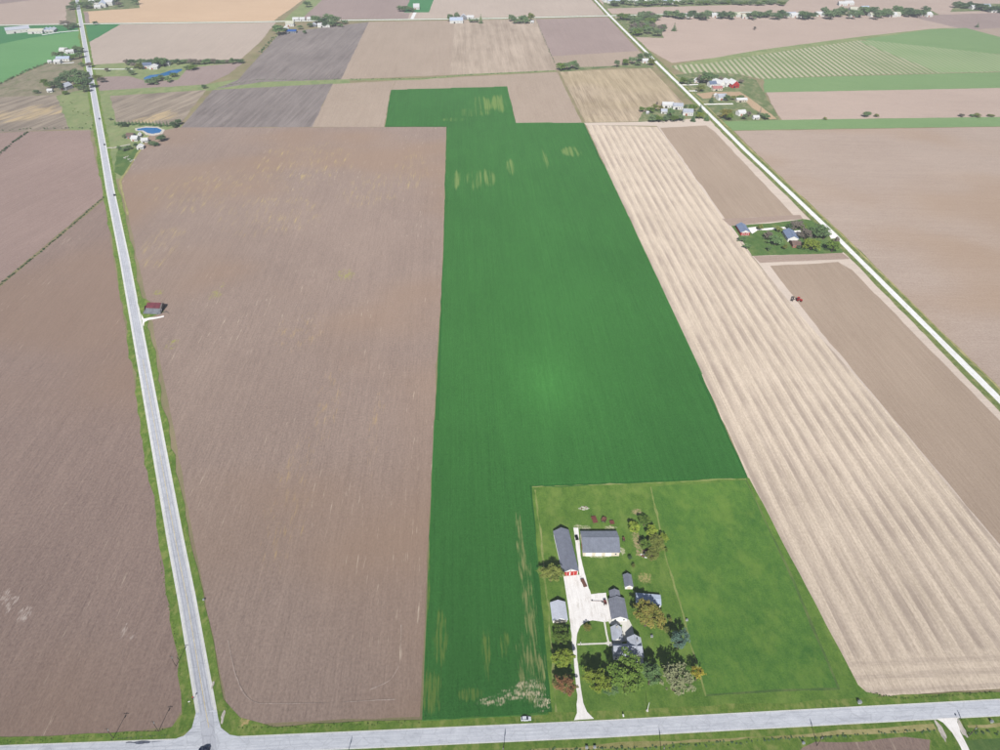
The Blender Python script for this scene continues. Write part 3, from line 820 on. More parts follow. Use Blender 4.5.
sheet('driveway', [(827, 231), (832, 231), (838, 238), (831, 239)], M['drive_white'], label='gravel turn-in of the homestead', cat='driveway')
ribbon('driveway', [(93, 69), (110, 69.3), (133, 69.2)], 5, M['gravel_white'], label='pale drive to the far blue pond')
ribbon('driveway', [(107, 148), (113, 148), (130, 144.5)], 3.2, M['stone'], label='drive to the homestead with the round pond')
ribbon('driveway', [(682, 85), (690, 85), (698, 84.6)], 5, M['drive_white'], label='upper pale drive of the red barn farm')
ribbon('driveway', [(689, 91), (697, 91)], 5, M['drive_white'], label='middle pale drive of the red barn farm')
sheet('farmyard', [(696, 94), (712, 92), (740, 92), (748, 97), (760, 106), (777, 119), (770, 119.5), (752, 108), (742, 98), (735, 97), (715, 98), (703, 99)], M['dirt'], 0.4, label='bare dirt lane round the red barn farm', cat='yard')
ribbon('driveway', [(704, 104.5), (720, 104.2), (733, 104)], 5, M['drive_white'], label='lower pale drive of the red barn farm')
ribbon('driveway', [(42, 35), (60, 32.2), (79, 30.5)], 7, M['gravel_white'], label='pale drive to the long white sheds')
ribbon('driveway', [(62, 63.5), (74, 62.6)], 6, M['gravel_white'], label='pale yard below the roadside farm')
ribbon('driveway', [(412, 19), (415, 12.5)], 8, M['gravel_white'], label='drive of the far white house')
ribbon('verge_rim', [(150, 134), (120, 182), (128, 215)], 2.2, M['dry_verge'], 0.4, label='dry rim of the big brown field')

# ---- ponds
sheet('pond_bank', [(135, 128.5), (146, 126.6), (158, 127), (165, 130), (162.5, 134), (153, 136), (146, 135), (142, 131.5), (135.5, 131)], M['stone'], 0.3, label='pale bank of the round pond', cat='bank')
sheet('pond', [(137, 129), (146, 127.7), (157, 128), (162, 130.2), (160, 132.8), (152, 134), (147.5, 133), (143, 130.6), (137.5, 130.6)], M['water'], 0.2, label='clear blue round pond', cat='pond')
sheet('pond', [(144, 78), (150, 75.3), (160, 74.2), (172, 70.2), (182, 69), (182, 70.5), (177, 73.4), (168, 75.4), (160, 77), (149, 80), (144.5, 80)], M['water'], 0.5, label='long blue pond by the far house', cat='pond')

# ---- patches and tracks on the fields
for (x, y, rx, ry) in [(223, 717, 0.8, 3.0), (213, 685, 0.6, 1.6)]:
    blob('stone_patch', x, y, rx, ry, M['stone'], label='pale stones at the junction corner')
ribbon('field_track', [(228, 640), (236, 676), (250, 700), (275, 704), (330, 703), (395, 700)], 0.35, M['track_soil'], 0.15, smooth=True, label='curved machine track at the end of the brown field')
ribbon('field_track', [(401, 625), (400, 660), (390, 680), (370, 690)], 0.35, M['track_soil'], 0.15, smooth=True, label='curved machine track near the green crop')

# ---- the standing leaves of the green crop: a real canopy, so that it shades itself except straight down-sun
def canopy(px, mat, size=3.6, leaves=2380, height=0.8, leaf=0.06):
    poly = [G(*p) for p in px]
    n = len(poly)
    xs, ys = [p.x for p in poly], [p.y for p in poly]
    gx, gy = np.meshgrid(np.arange(min(xs), max(xs), size), np.arange(min(ys), max(ys), size))
    q = np.stack([gx.ravel(), gy.ravel()], 1)
    inside = np.zeros(len(q), bool)
    dist = np.full(len(q), 1e9)
    for i in range(n):
        a, b_ = poly[i], poly[(i + 1) % n]
        cond = ((a.y > q[:, 1]) != (b_.y > q[:, 1]))
        with np.errstate(divide='ignore', invalid='ignore'):
            xi = (b_.x - a.x) * (q[:, 1] - a.y) / (b_.y - a.y) + a.x
        inside ^= cond & (q[:, 0] < xi)
        ab = np.array([b_.x - a.x, b_.y - a.y])
        t = np.clip(((q - [a.x, a.y]) @ ab) / (ab @ ab), 0, 1)
        dist = np.minimum(dist, np.linalg.norm(q - ([a.x, a.y] + t[:, None] * ab), axis=1))
    q = q[inside & (dist > size * 0.40)]
    v = np.concatenate([q, np.full((len(q), 1), 0.25)], 1)
    pm = mesh_np('crop_leaves', v, [])
    rg = np.random.default_rng(5)
    p = np.stack([rg.uniform(-size / 2, size / 2, leaves), rg.uniform(-size / 2, size / 2, leaves), height * rg.random(leaves) ** 0.8], 1)
    nn = rg.normal(size=(leaves, 3)) + np.array([0, 0, 0.4])
    nn /= np.linalg.norm(nn, axis=1)[:, None]
    a = np.cross(nn, rg.normal(size=(leaves, 3))); a /= np.linalg.norm(a, axis=1)[:, None]
    b_ = np.cross(nn, a)
    s_ = leaf * rg.uniform(0.7, 1.4, leaves)[:, None]
    vv = np.stack([p - a * s_ * 1.4, p - b_ * s_ * 0.7, p + a * s_ * 1.4, p + b_ * s_ * 0.7], 1).reshape(-1, 3)
    pme = mesh_np('crop_tuft', vv, np.arange(4 * leaves, dtype=np.int32).reshape(-1, 4))
    pme.materials.append(mat)
    tuft = bpy.data.objects.new('crop_tuft', pme)          # source of the tuft, lives only inside the node group
    o = link('crop_leaves', pm)
    tag(o, 'leaves of the long deep green crop field', 'crop', kind='stuff')
    ng = bpy.data.node_groups.new('crop_leaves', 'GeometryNodeTree')
    ng.interface.new_socket('Geometry', in_out='INPUT', socket_type='NodeSocketGeometry')
    ng.interface.new_socket('Geometry', in_out='OUTPUT', socket_type='NodeSocketGeometry')
    gi, go = ng.nodes.new('NodeGroupInput'), ng.nodes.new('NodeGroupOutput')
    oi = ng.nodes.new('GeometryNodeObjectInfo'); oi.inputs['Object'].default_value = tuft
    oi.inputs['As Instance'].default_value = True
    ip = ng.nodes.new('GeometryNodeInstanceOnPoints')
    rv = ng.nodes.new('FunctionNodeRandomValue'); rv.data_type = 'INT'
    ri = [k for k in rv.inputs if k.type == 'INT' and k.name in ('Min', 'Max')]
    ri[0].default_value, ri[1].default_value = 0, 3
    mu = ng.nodes.new('ShaderNodeMath'); mu.operation = 'MULTIPLY'; mu.inputs[1].default_value = math.pi / 2
    cx = ng.nodes.new('ShaderNodeCombineXYZ')
    out = [k for k in rv.outputs if k.type == 'INT'][0]
    ng.links.new(out, mu.inputs[0]); ng.links.new(mu.outputs[0], cx.inputs[2])
    ng.links.new(gi.outputs[0], ip.inputs['Points']); ng.links.new(oi.outputs['Geometry'], ip.inputs['Instance'])
    ng.links.new(cx.outputs[0], ip.inputs['Rotation']); ng.links.new(ip.outputs[0], go.inputs[0])
    md = o.modifiers.new('leaves', 'NODES'); md.node_group = ng
    return o
canopy([(385, 127), (391, 90), (507, 86.8), (516, 123), (584, 123), (690, 348), (748, 478), (746, 478.5), (532, 487), (536, 540), (545, 640), (553, 719), (422, 722), (434, 430), (443.5, 250), (446.5, 127)], M['cover_crop'])

# ================================================================== BUILDINGS
P = {}
P['white_siding'] = plain('white_siding', C(222, 222, 218), 0.6, 0.05)
P['cream_siding'] = plain('cream_siding', C(206, 198, 180), 0.6, 0.06)
P['grey_siding'] = plain('grey_siding', C(150, 152, 156), 0.6, 0.08)
P['red_siding'] = plain('red_siding', C(176, 54, 50), 0.6, 0.15)
P['brick'] = plain('brick', C(168, 110, 92), 0.8, 0.15, 0.6)
P['old_wood'] = plain('old_wood', C(120, 110, 106), 0.9, 0.25, 0.7)
P['dark_door'] = plain('dark_door', C(40, 42, 46), 0.5, 0.1)
P['glass'] = plain('glass', C(46, 58, 74), 0.12, 0.1, 3, 0.5)
P['concrete'] = plain('concrete', C(190, 188, 182), 0.8, 0.08)
P['wood'] = plain('wood', C(104, 84, 64), 0.9, 0.2, 0.6)
P['brick_red'] = plain('brick_red', C(150, 62, 50), 0.8, 0.15, 0.4)
RF = {}
RF['slate'] = roof_mat('roof_slate', C(122, 127, 141), 0.9, 1, var=0.14)
RF['slate_x'] = roof_mat('roof_slate_x', C(136, 142, 156), 0.9, 0, var=0.14)
RF['shingle'] = roof_mat('roof_shingle', C(126, 130, 142), 0.45, 2, var=0.16)
RF['light'] = roof_mat('roof_light', C(184, 189, 200), 0.45, 2, var=0.12)
RF['pale'] = roof_mat('roof_pale', C(194, 199, 210), 0.9, 1)
RF['paleblue'] = roof_mat('roof_paleblue', C(188, 200, 218), 0.9, 0)
RF['white'] = roof_mat('roof_white', C(216, 217, 218), 0.9, 0, var=0.05)
RF['cream'] = roof_mat('roof_cream', C(206, 206, 190), 0.9, 0, var=0.06)
RF['blue'] = roof_mat('roof_blue', C(116, 130, 156), 0.5, 2, var=0.14)
RF['bright_blue'] = roof_mat('roof_bright_blue', C(40, 92, 168), 0.9, 1)
RF['maroon'] = roof_mat('roof_maroon', C(128, 66, 76), 0.5, 2, var=0.3)
RF['old_grey'] = roof_mat('roof_old_grey', C(132, 136, 142), 0.6, 0, var=0.3)
RF['brown'] = roof_mat('roof_brown', C(124, 104, 96), 0.5, 2, var=0.16)
RF['pinkred'] = roof_mat('roof_pinkred', C(186, 128, 126), 0.5, 2, var=0.15)

def block(root, cx, cy, w, l, eave, rise, ridge='y', wall='white_siding', roof='shingle', over=0.45, base=0.0):
    """gabled volume centred on (cx, cy): a wall shell and a two-slope roof with eaves"""
    hw, hl = w / 2, l / 2
    if ridge == 'x':
        prof = [(-hl, base), (hl, base), (hl, eave), (0, eave + rise), (-hl, eave)]
        half, ax, a, b_ = hl, 'x', -hw, hw
    else:
        prof = [(-hw, base), (hw, base), (hw, eave), (0, eave + rise), (-hw, eave)]
        half, ax, a, b_ = hw, 'y', -hl, hl
    off = cx if ax == 'y' else cy
    m = MB()
    m.prism([(u + off, z) for u, z in prof], ax, a + (cy if ax == 'y' else cx), b_ + (cy if ax == 'y' else cx))
    wo_ = m.build('wall', P[wall], root)
    k = rise / half
    e = over
    t = 0.22
    pr = [(-half - e, eave - e * k + 0.05), (0, eave + rise + 0.05), (half + e, eave - e * k + 0.05),
          (half + e, eave - e * k + 0.05 + t), (0, eave + rise + 0.05 + t * 1.1), (-half - e, eave - e * k + 0.05 + t)]
    m = MB()
    m.prism([(u + off, z) for u, z in pr], ax, a - over * 0.8 + (cy if ax == 'y' else cx), b_ + over * 0.8 + (cy if ax == 'y' else cx))
    ro = m.build('roof', RF[roof], root)
    m = MB()
    c0 = (cy if ax == 'y' else cx)
    zz = eave + rise + t * 1.1 + 0.05
    if ax == 'y':
        m.box(off - 0.22, off + 0.22, a - over * 0.8 + c0, b_ + over * 0.8 + c0, zz - 0.06, zz + 0.05)
    else:
        m.box(a - over * 0.8 + c0, b_ + over * 0.8 + c0, off - 0.22, off + 0.22, zz - 0.06, zz + 0.05)
    m.build('ridge_cap', RF[roof], ro)
    return wo_, ro

def opening(root, face, cx, cy, w, l, u, z0, ww, hh, mat, name='door', proud=0.07, pane=False, parent=None):
    """door or window laid on the S/N/E/W face of a block centred (cx, cy)"""
    m = MB()
    if face in 'SN':
        y = cy - l / 2 if face == 'S' else cy + l / 2
        m.box(cx + u - ww / 2, cx + u + ww / 2, y - proud, y + proud, z0, z0 + hh)
    else:
        x = cx - w / 2 if face == 'W' else cx + w / 2
        m.box(x - proud, x + proud, cy + u - ww / 2, cy + u + ww / 2, z0, z0 + hh)
    o = m.build(name, mat, parent or root)
    if pane:
        m = MB()
        g, q = 0.1, proud + 0.025
        if face in 'SN':
            m.box(cx + u - ww / 2 + g, cx + u + ww / 2 - g, y - q, y + q, z0 + g, z0 + hh - g)
        else:
            m.box(x - q, x + q, cy + u - ww / 2 + g, cy + u + ww / 2 - g, z0 + g, z0 + hh - g)
        m.build('pane', P['glass'], o)
    return o

def windows(root, cx, cy, w, l, face, us, z0=1.0, ww=1.0, hh=1.3):
    for u in us:
        opening(root, face, cx, cy, w, l, u, z0, ww, hh, P['white_siding'] if ww else P['glass'], 'window', 0.06, True)

def rect(bl, fl, fr, z):
    """plan of a roof from three surveyed eave corners: centre, width, length, heading"""
    B, A, D = G(*bl, z), G(*fl, z), G(*fr, z)
    yv = (B - A)
    l = yv.length
    yv.normalize()
    xv = Vector((yv.y, -yv.x, 0))
    w = abs((D - A).dot(xv))
    c = A + xv * (w / 2) + yv * (l / 2)
    c.z = 0
    return c, w, l, math.atan2(-yv.x, yv.y)

def local(root_c, rot, p):
    d = p - root_c
    c, s = math.cos(-rot), math.sin(-rot)
    return d.x * c - d.y * s, d.x * s + d.y * c

# ---- long barn with the red doors
c, w, l, r = rect((553, 531), (562.6, 572.8), (579.2, 571.4), 3.7)
barn = empty('barn', c, r, 'long barn with dark grey roof and red front doors at the driveway head', 'barn')
block(barn, 0, 0, w - 0.9, l - 0.8, 3.7, 2.3, 'y', 'white_siding', 'slate')
W_, L_ = w - 0.9, l - 0.8
for u, ww in ((-W_ * 0.26, W_ * 0.34), (W_ * 0.22, W_ * 0.44)):
    d = opening(barn, 'S', 0, 0, W_, L_, u, 0.1, ww, 2.9, P['red_siding'], 'door', 0.08)
    m = MB(); m.box(u - 0.07, u + 0.07, -L_ / 2 - 0.12, -L_ / 2 + 0.1, 0.1, 3.0); m.build('door_trim', P['white_siding'], d)
opening(barn, 'S', 0, 0, W_, L_, 0, 3.12, W_ * 0.94, 0.5, P['red_siding'], 'header_panel', 0.07)
opening(barn, 'S', 0, 0, W_, L_, 0, 4.3, 1.0, 0.8, P['white_siding'], 'window', 0.06, True)
windows(barn, 0, 0, W_, L_, 'E', [-10, -4, 4, 10], 1.4, 1.0, 0.9)
windows(barn, 0, 0, W_, L_, 'W', [-10, -4, 4, 10], 1.4, 1.0, 0.9)

# ---- wide barn
c, w, l, r = rect((580, 531), (582.6, 552.6), (620.4, 551.6), 3.8)
b2 = empty('barn', c, r, 'wide grey-roofed barn standing crosswise behind the farmyard', 'barn')
W_, L_ = w - 0.8, l - 0.9
block(b2, 0, 0, W_, L_, 3.8, 3.3, 'x', 'cream_siding', 'slate_x')
for u in (-7, -1.5, 4.0):
    opening(b2, 'S', 0, 0, W_, L_, u, 0.1, 3.6, 2.9, P['white_siding'], 'door', 0.08)
windows(b2, 0, 0, W_, L_, 'S', [8.2], 1.3)
opening(b2, 'W', 0, 0, W_, L_, -1.5, 0.1, 3.6, 3.1, P['brick'], 'door', 0.08)
windows(b2, 0, 0, W_, L_, 'E', [-3, 3], 1.3)

# ---- sheds
c, w, l, r = rect((550, 602.4), (552.4, 620.8), (568, 620), 2.7)
b3 = empty('shed', c, r, 'pale grey roofed machine shed left of the driveway', 'shed')
W_, L_ = w - 0.8, l - 0.7
block(b3, 0, 0, W_, L_, 2.7, 1.7, 'y', 'white_siding', 'pale')
for u in (-W_ * 0.22, W_ * 0.22):
    opening(b3, 'S', 0, 0, W_, L_, u, 0.1, W_ * 0.36, 2.2, P['cream_siding'], 'door', 0.07)
windows(b3, 0, 0, W_, L_, 'E', [-3, 0, 3], 1.2)
c, w, l, r = rect((622.6, 574.6), (624.8, 587.2), (633.6, 586.4), 2.3)
b4 = empty('shed', c, r, 'small narrow grey-roofed garden shed behind the garage', 'shed')
W_, L_ = w - 0.7, l - 0.6
block(b4, 0, 0, W_, L_, 2.3, 1.3, 'y', 'white_siding', 'slate', 0.3)
opening(b4, 'S', 0, 0, W_, L_, 0, 0.1, 1.8, 1.9, P['cream_siding'], 'door', 0.06)
windows(b4, 0, 0, W_, L_, 'E', [0], 1.2, 0.8, 0.8)
c, w, l, r = rect((635.2, 592.6), (635.8, 603.2), (661.4, 603.2), 2.5)
b5 = empty('shed', c, r, 'low pale blue roofed shed right of the garage', 'shed')
W_, L_ = w - 0.7, l - 0.7
block(b5, 0, 0, W_, L_, 2.4, 0.7, 'x', 'white_siding', 'paleblue', 0.35)
for u in (-4.5, 0.0, 4.5):
    opening(b5, 'S', 0, 0, W_, L_, u, 0.1, 2.4, 2.0, P['dark_door'], 'door', 0.06)

# ---- garage with annex
c, w, l, r = rect((608.2, 598.6), (611.6, 619.2), (628, 617.6), 2.8)
gar = empty('garage', c, r, 'grey-shingled garage with a narrower annex behind the farmhouse', 'garage')
W_, L_ = w - 0.8, l - 0.6
block(gar, 0, 0, W_, L_, 2.8, 2.0, 'y', 'white_siding', 'shingle')
c2, w2, l2, r2 = rect((609, 589.4), (610, 598.2), (620.4, 597.4), 2.5)
lx, ly = local(c, r, c2)
ly = L_ / 2 + l2 / 2 - 0.3
block(gar, lx, ly, w2 - 0.6, l2, 2.5, 1.5, 'y', 'white_siding', 'shingle', 0.35)
for u in (-4.0, 0.0, 4.0):
    opening(gar, 'W', 0, 0, W_, L_, u, 0.1, 2.7, 2.2, P['grey_siding'], 'garage_door', 0.06)
windows(gar, 0, 0, W_, L_, 'S', [-2.2, 2.2], 1.1)

# ---- farmhouse
HE = 4.8
c, w, l, r = rect((612, 643.6), (613.6, 655.6), (642.6, 654.2), HE)
house = empty('farmhouse', c, r, 'grey-shingled white farmhouse with cross wing among large trees', 'house')
W_, L_ = w - 0.8, l - 0.8
block(house, 0, 0, W_, L_, HE, 2.7, 'x', 'white_siding', 'light')
c2, w2, l2, r2 = rect((627, 637.4), (629.4, 655.2), (643.2, 653.6), HE)
lx, ly = local(c, r, c2)
WX, WL = w2 - 0.7, l2 + 0.5
block(house, lx, ly - 0.6, WX, WL, HE + 0.12, 2.5, 'y', 'white_siding', 'light')
c3, w3, l3, r3 = rect((610.4, 627.2), (612.6, 640.8), (623.2, 639.2), 3.2)
nx_, ny_ = local(c, r, c3)
block(house, nx_, ny_, w3 - 0.7, l3 - 0.3, 3.2, 2.2, 'y', 'white_siding', 'light')
windows(house, 0, 0, W_, L_, 'S', [-5.5, -3, -0.5], 0.9, 1.0, 1.4)
windows(house, 0, 0, W_, L_, 'S', [-5.5, -3, -0.5], 3.1, 1.0, 1.3)
windows(house, lx, ly - 0.6, WX, WL, 'S', [-1.7, 1.7], 0.9, 1.1, 1.5)
windows(house, lx, ly - 0.6, WX, WL, 'S', [-1.7, 1.7], 3.1, 1.1, 1.3)
windows(house, lx, ly - 0.6, WX, WL, 'E', [-3, 0, 3], 0.9, 1.0, 1.4)
windows(house, nx_, ny_, w3 - 0.7, l3 - 0.3, 'W', [-2, 1.5], 1.0)
opening(house, 'W', nx_, ny_, w3 - 0.7, l3 - 0.3, -3.4, 0.1, 1.0, 2.1, P['dark_door'], 'door', 0.06)
m = MB(); m.box(nx_ - 0.4, nx_ + 0.4, ny_ + 1.6, ny_ + 2.4, 4.2, 6.4); ch_ = m.build('chimney', P['grey_siding'], house)
m = MB(); m.box(nx_ - 0.48, nx_ + 0.48, ny_ + 1.52, ny_ + 2.48, 6.4, 6.55); m.build('chimney_cap', P['concrete'], ch_)
m = MB(); m.box(lx + 0.6, lx + 1.3, ly + 1.0, ly + 1.7, 6.0, 8.4); m.build('chimney', P['grey_siding'], house)
# front porch on the cross wing
m = MB(); m.prism([(ly - 0.6 - WL / 2 - 2.2, 2.55), (ly - 0.6 - WL / 2 + 0.02, 3.0), (ly - 0.6 - WL / 2 + 0.02, 3.15), (ly - 0.6 - WL / 2 - 2.2, 2.7)], 'x', lx - 2.2, lx + 3.2)
po = m.build('porch_roof', RF['white'], house)
for u in (-2.0, 0.5, 3.0):
    m = MB(); m.tube((lx + u, ly - 0.6 - WL / 2 - 2.0, 0), (lx + u, ly - 0.6 - WL / 2 - 2.0, 2.56), 0.09, 0.09, 8); m.build('porch_post', P['white_siding'], po)

# ---- homestead by the gravel road
c, w, l, r = rect((736, 224.6), (741, 232.4), (749.4, 230.6), 3.8)
hb_ = empty('barn', c, r, 'small red-fronted barn with blue-grey roof left of the homestead lawn', 'barn')
W_, L_ = w - 0.6, l - 0.6
block(hb_, 0, 0, W_, L_, 3.8, 2.4, 'y', 'red_siding', 'blue')
for u in (-W_ * 0.22, W_ * 0.22):
    d = opening(hb_, 'S', 0, 0, W_, L_, u, 0.1, 2.6, 2.8, P['white_siding'], 'door', 0.07)
    m = MB(); m.box(u - 0.95, u + 0.95, -L_ / 2 - 0.1, -L_ / 2 + 0.1, 0.5, 2.5); m.build('door_panel', P['red_siding'], d)
m = MB(); m.prism([(-W_ / 2 - 0.1, 3.5), (W_ / 2 + 0.1, 3.5), (0, 3.5 + 2.4 * (W_ + 0.2) / W_)], 'y', -L_ / 2 - 0.16, -L_ / 2 - 0.06); m.build('gable_trim', P['white_siding'], hb_)
c, w, l, r = rect((782.6, 230.4), (788, 238.8), (797.4, 236.2), 3.6)
h2 = empty('house', c, r, 'blue-grey roofed brick house in the trees by the gravel road', 'house')
W_, L_ = w - 0.6, l - 0.6
block(h2, 0, 0, W_, L_, 3.6, 2.6, 'y', 'white_siding', 'blue')
c2, w2, l2, r2 = rect((790.6, 240.4), (792.2, 244.8), (800.6, 243.8), 3.0)
lx, ly = local(c, r, c2)
block(h2, lx, ly, w2 - 0.4, l2, 3.0, 1.6, 'x', 'brick', 'brown')
windows(h2, lx, ly, w2 - 0.4, l2, 'S', [-3, 0, 3], 1.0, 1.2, 1.4)
windows(h2, 0, 0, W_, L_, 'W', [-4, 0, 4], 1.0, 1.1, 1.4)
opening(h2, 'S', 0, 0, W_, L_, -W_ * 0.3, 0.1, 1.1, 2.1, P['dark_door'], 'door', 0.06)

# ---- collapsing barn by the left road
ob = empty('old_barn', G(156.5, 310.5), R(-4), 'old collapsing barn with maroon roof beside the left road', 'barn')
m = MB(); m.prism([(-4.2, 0), (4.4, 0), (4.4, 2.9), (2.2, 4.7), (-1.4, 2.5), (-4.2, 0.9)], 'x', -5.8, 4.4); m.build('wall', P['old_wood'], ob)
m = MB(); m.poly([(-6.6, -5.2, 0.9), (3.0, -5.5, 0.7), (3.6, -1.3, 2.55), (-6.2, -1.2, 2.75)]); m.poly([(3.1, -5.3, 0.5), (4.9, -4.8, 0.4), (4.9, -1.6, 2.3), (3.65, -1.4, 2.5)])
ro = m.build('roof', RF['old_grey'], ob); ro.modifiers.new('thick', 'SOLIDIFY').thickness = 0.2
m = MB(); m.poly([(-6.0, -1.35, 2.95), (3.4, -1.5, 2.75), (3.5, 2.25, 4.85), (-5.6, 2.2, 5.15)]); m.poly([(-5.6, 2.25, 5.15), (3.5, 2.3, 4.85), (3.9, 5.0, 2.8), (-6.2, 5.1, 3.0)])
ro = m.build('roof', RF['maroon'], ob, None); ro.modifiers.new('thick', 'SOLIDIFY').thickness = 0.2
m = MB(); m.poly([(-7.2, -3.4, 0.4), (-7.1, 4.2, 0.5), (-5.9, 4.0, 2.5), (-5.9, -1.5, 4.6), (-5.9, -3.4, 2.6)]); ro = m.build('gable_boards', RF['maroon'], ob); ro.modifiers.new('thick', 'SOLIDIFY').thickness = 0.12
for k in range(7):
    m = MB(); y0 = -4.0 + k * 1.25
    m.tube((4.5, y0, 0), (4.7 + random.uniform(-.3, .5), y0 + random.uniform(-.4, .4), random.uniform(1.2, 3.0)), 0.16, 0.12, 6); m.build('post', P['dark_door'], ob)
m = MB(); m.box(4.42, 4.5, -3.8, 3.6, 0.05, 2.2); m.build('door', P['dark_door'], ob)
for k in range(5):
    m = MB(); x0 = 5.2 + k * 0.7
    m.tube((x0, -3 + k * 0.4, 0.15), (x0 + 2.2, -1.2 - k * 0.9, 0.7), 0.12, 0.12, 6); m.build('fallen_beam', P['old_wood'], ob)
ob.scale = (1.3, 1.3, 1.25)

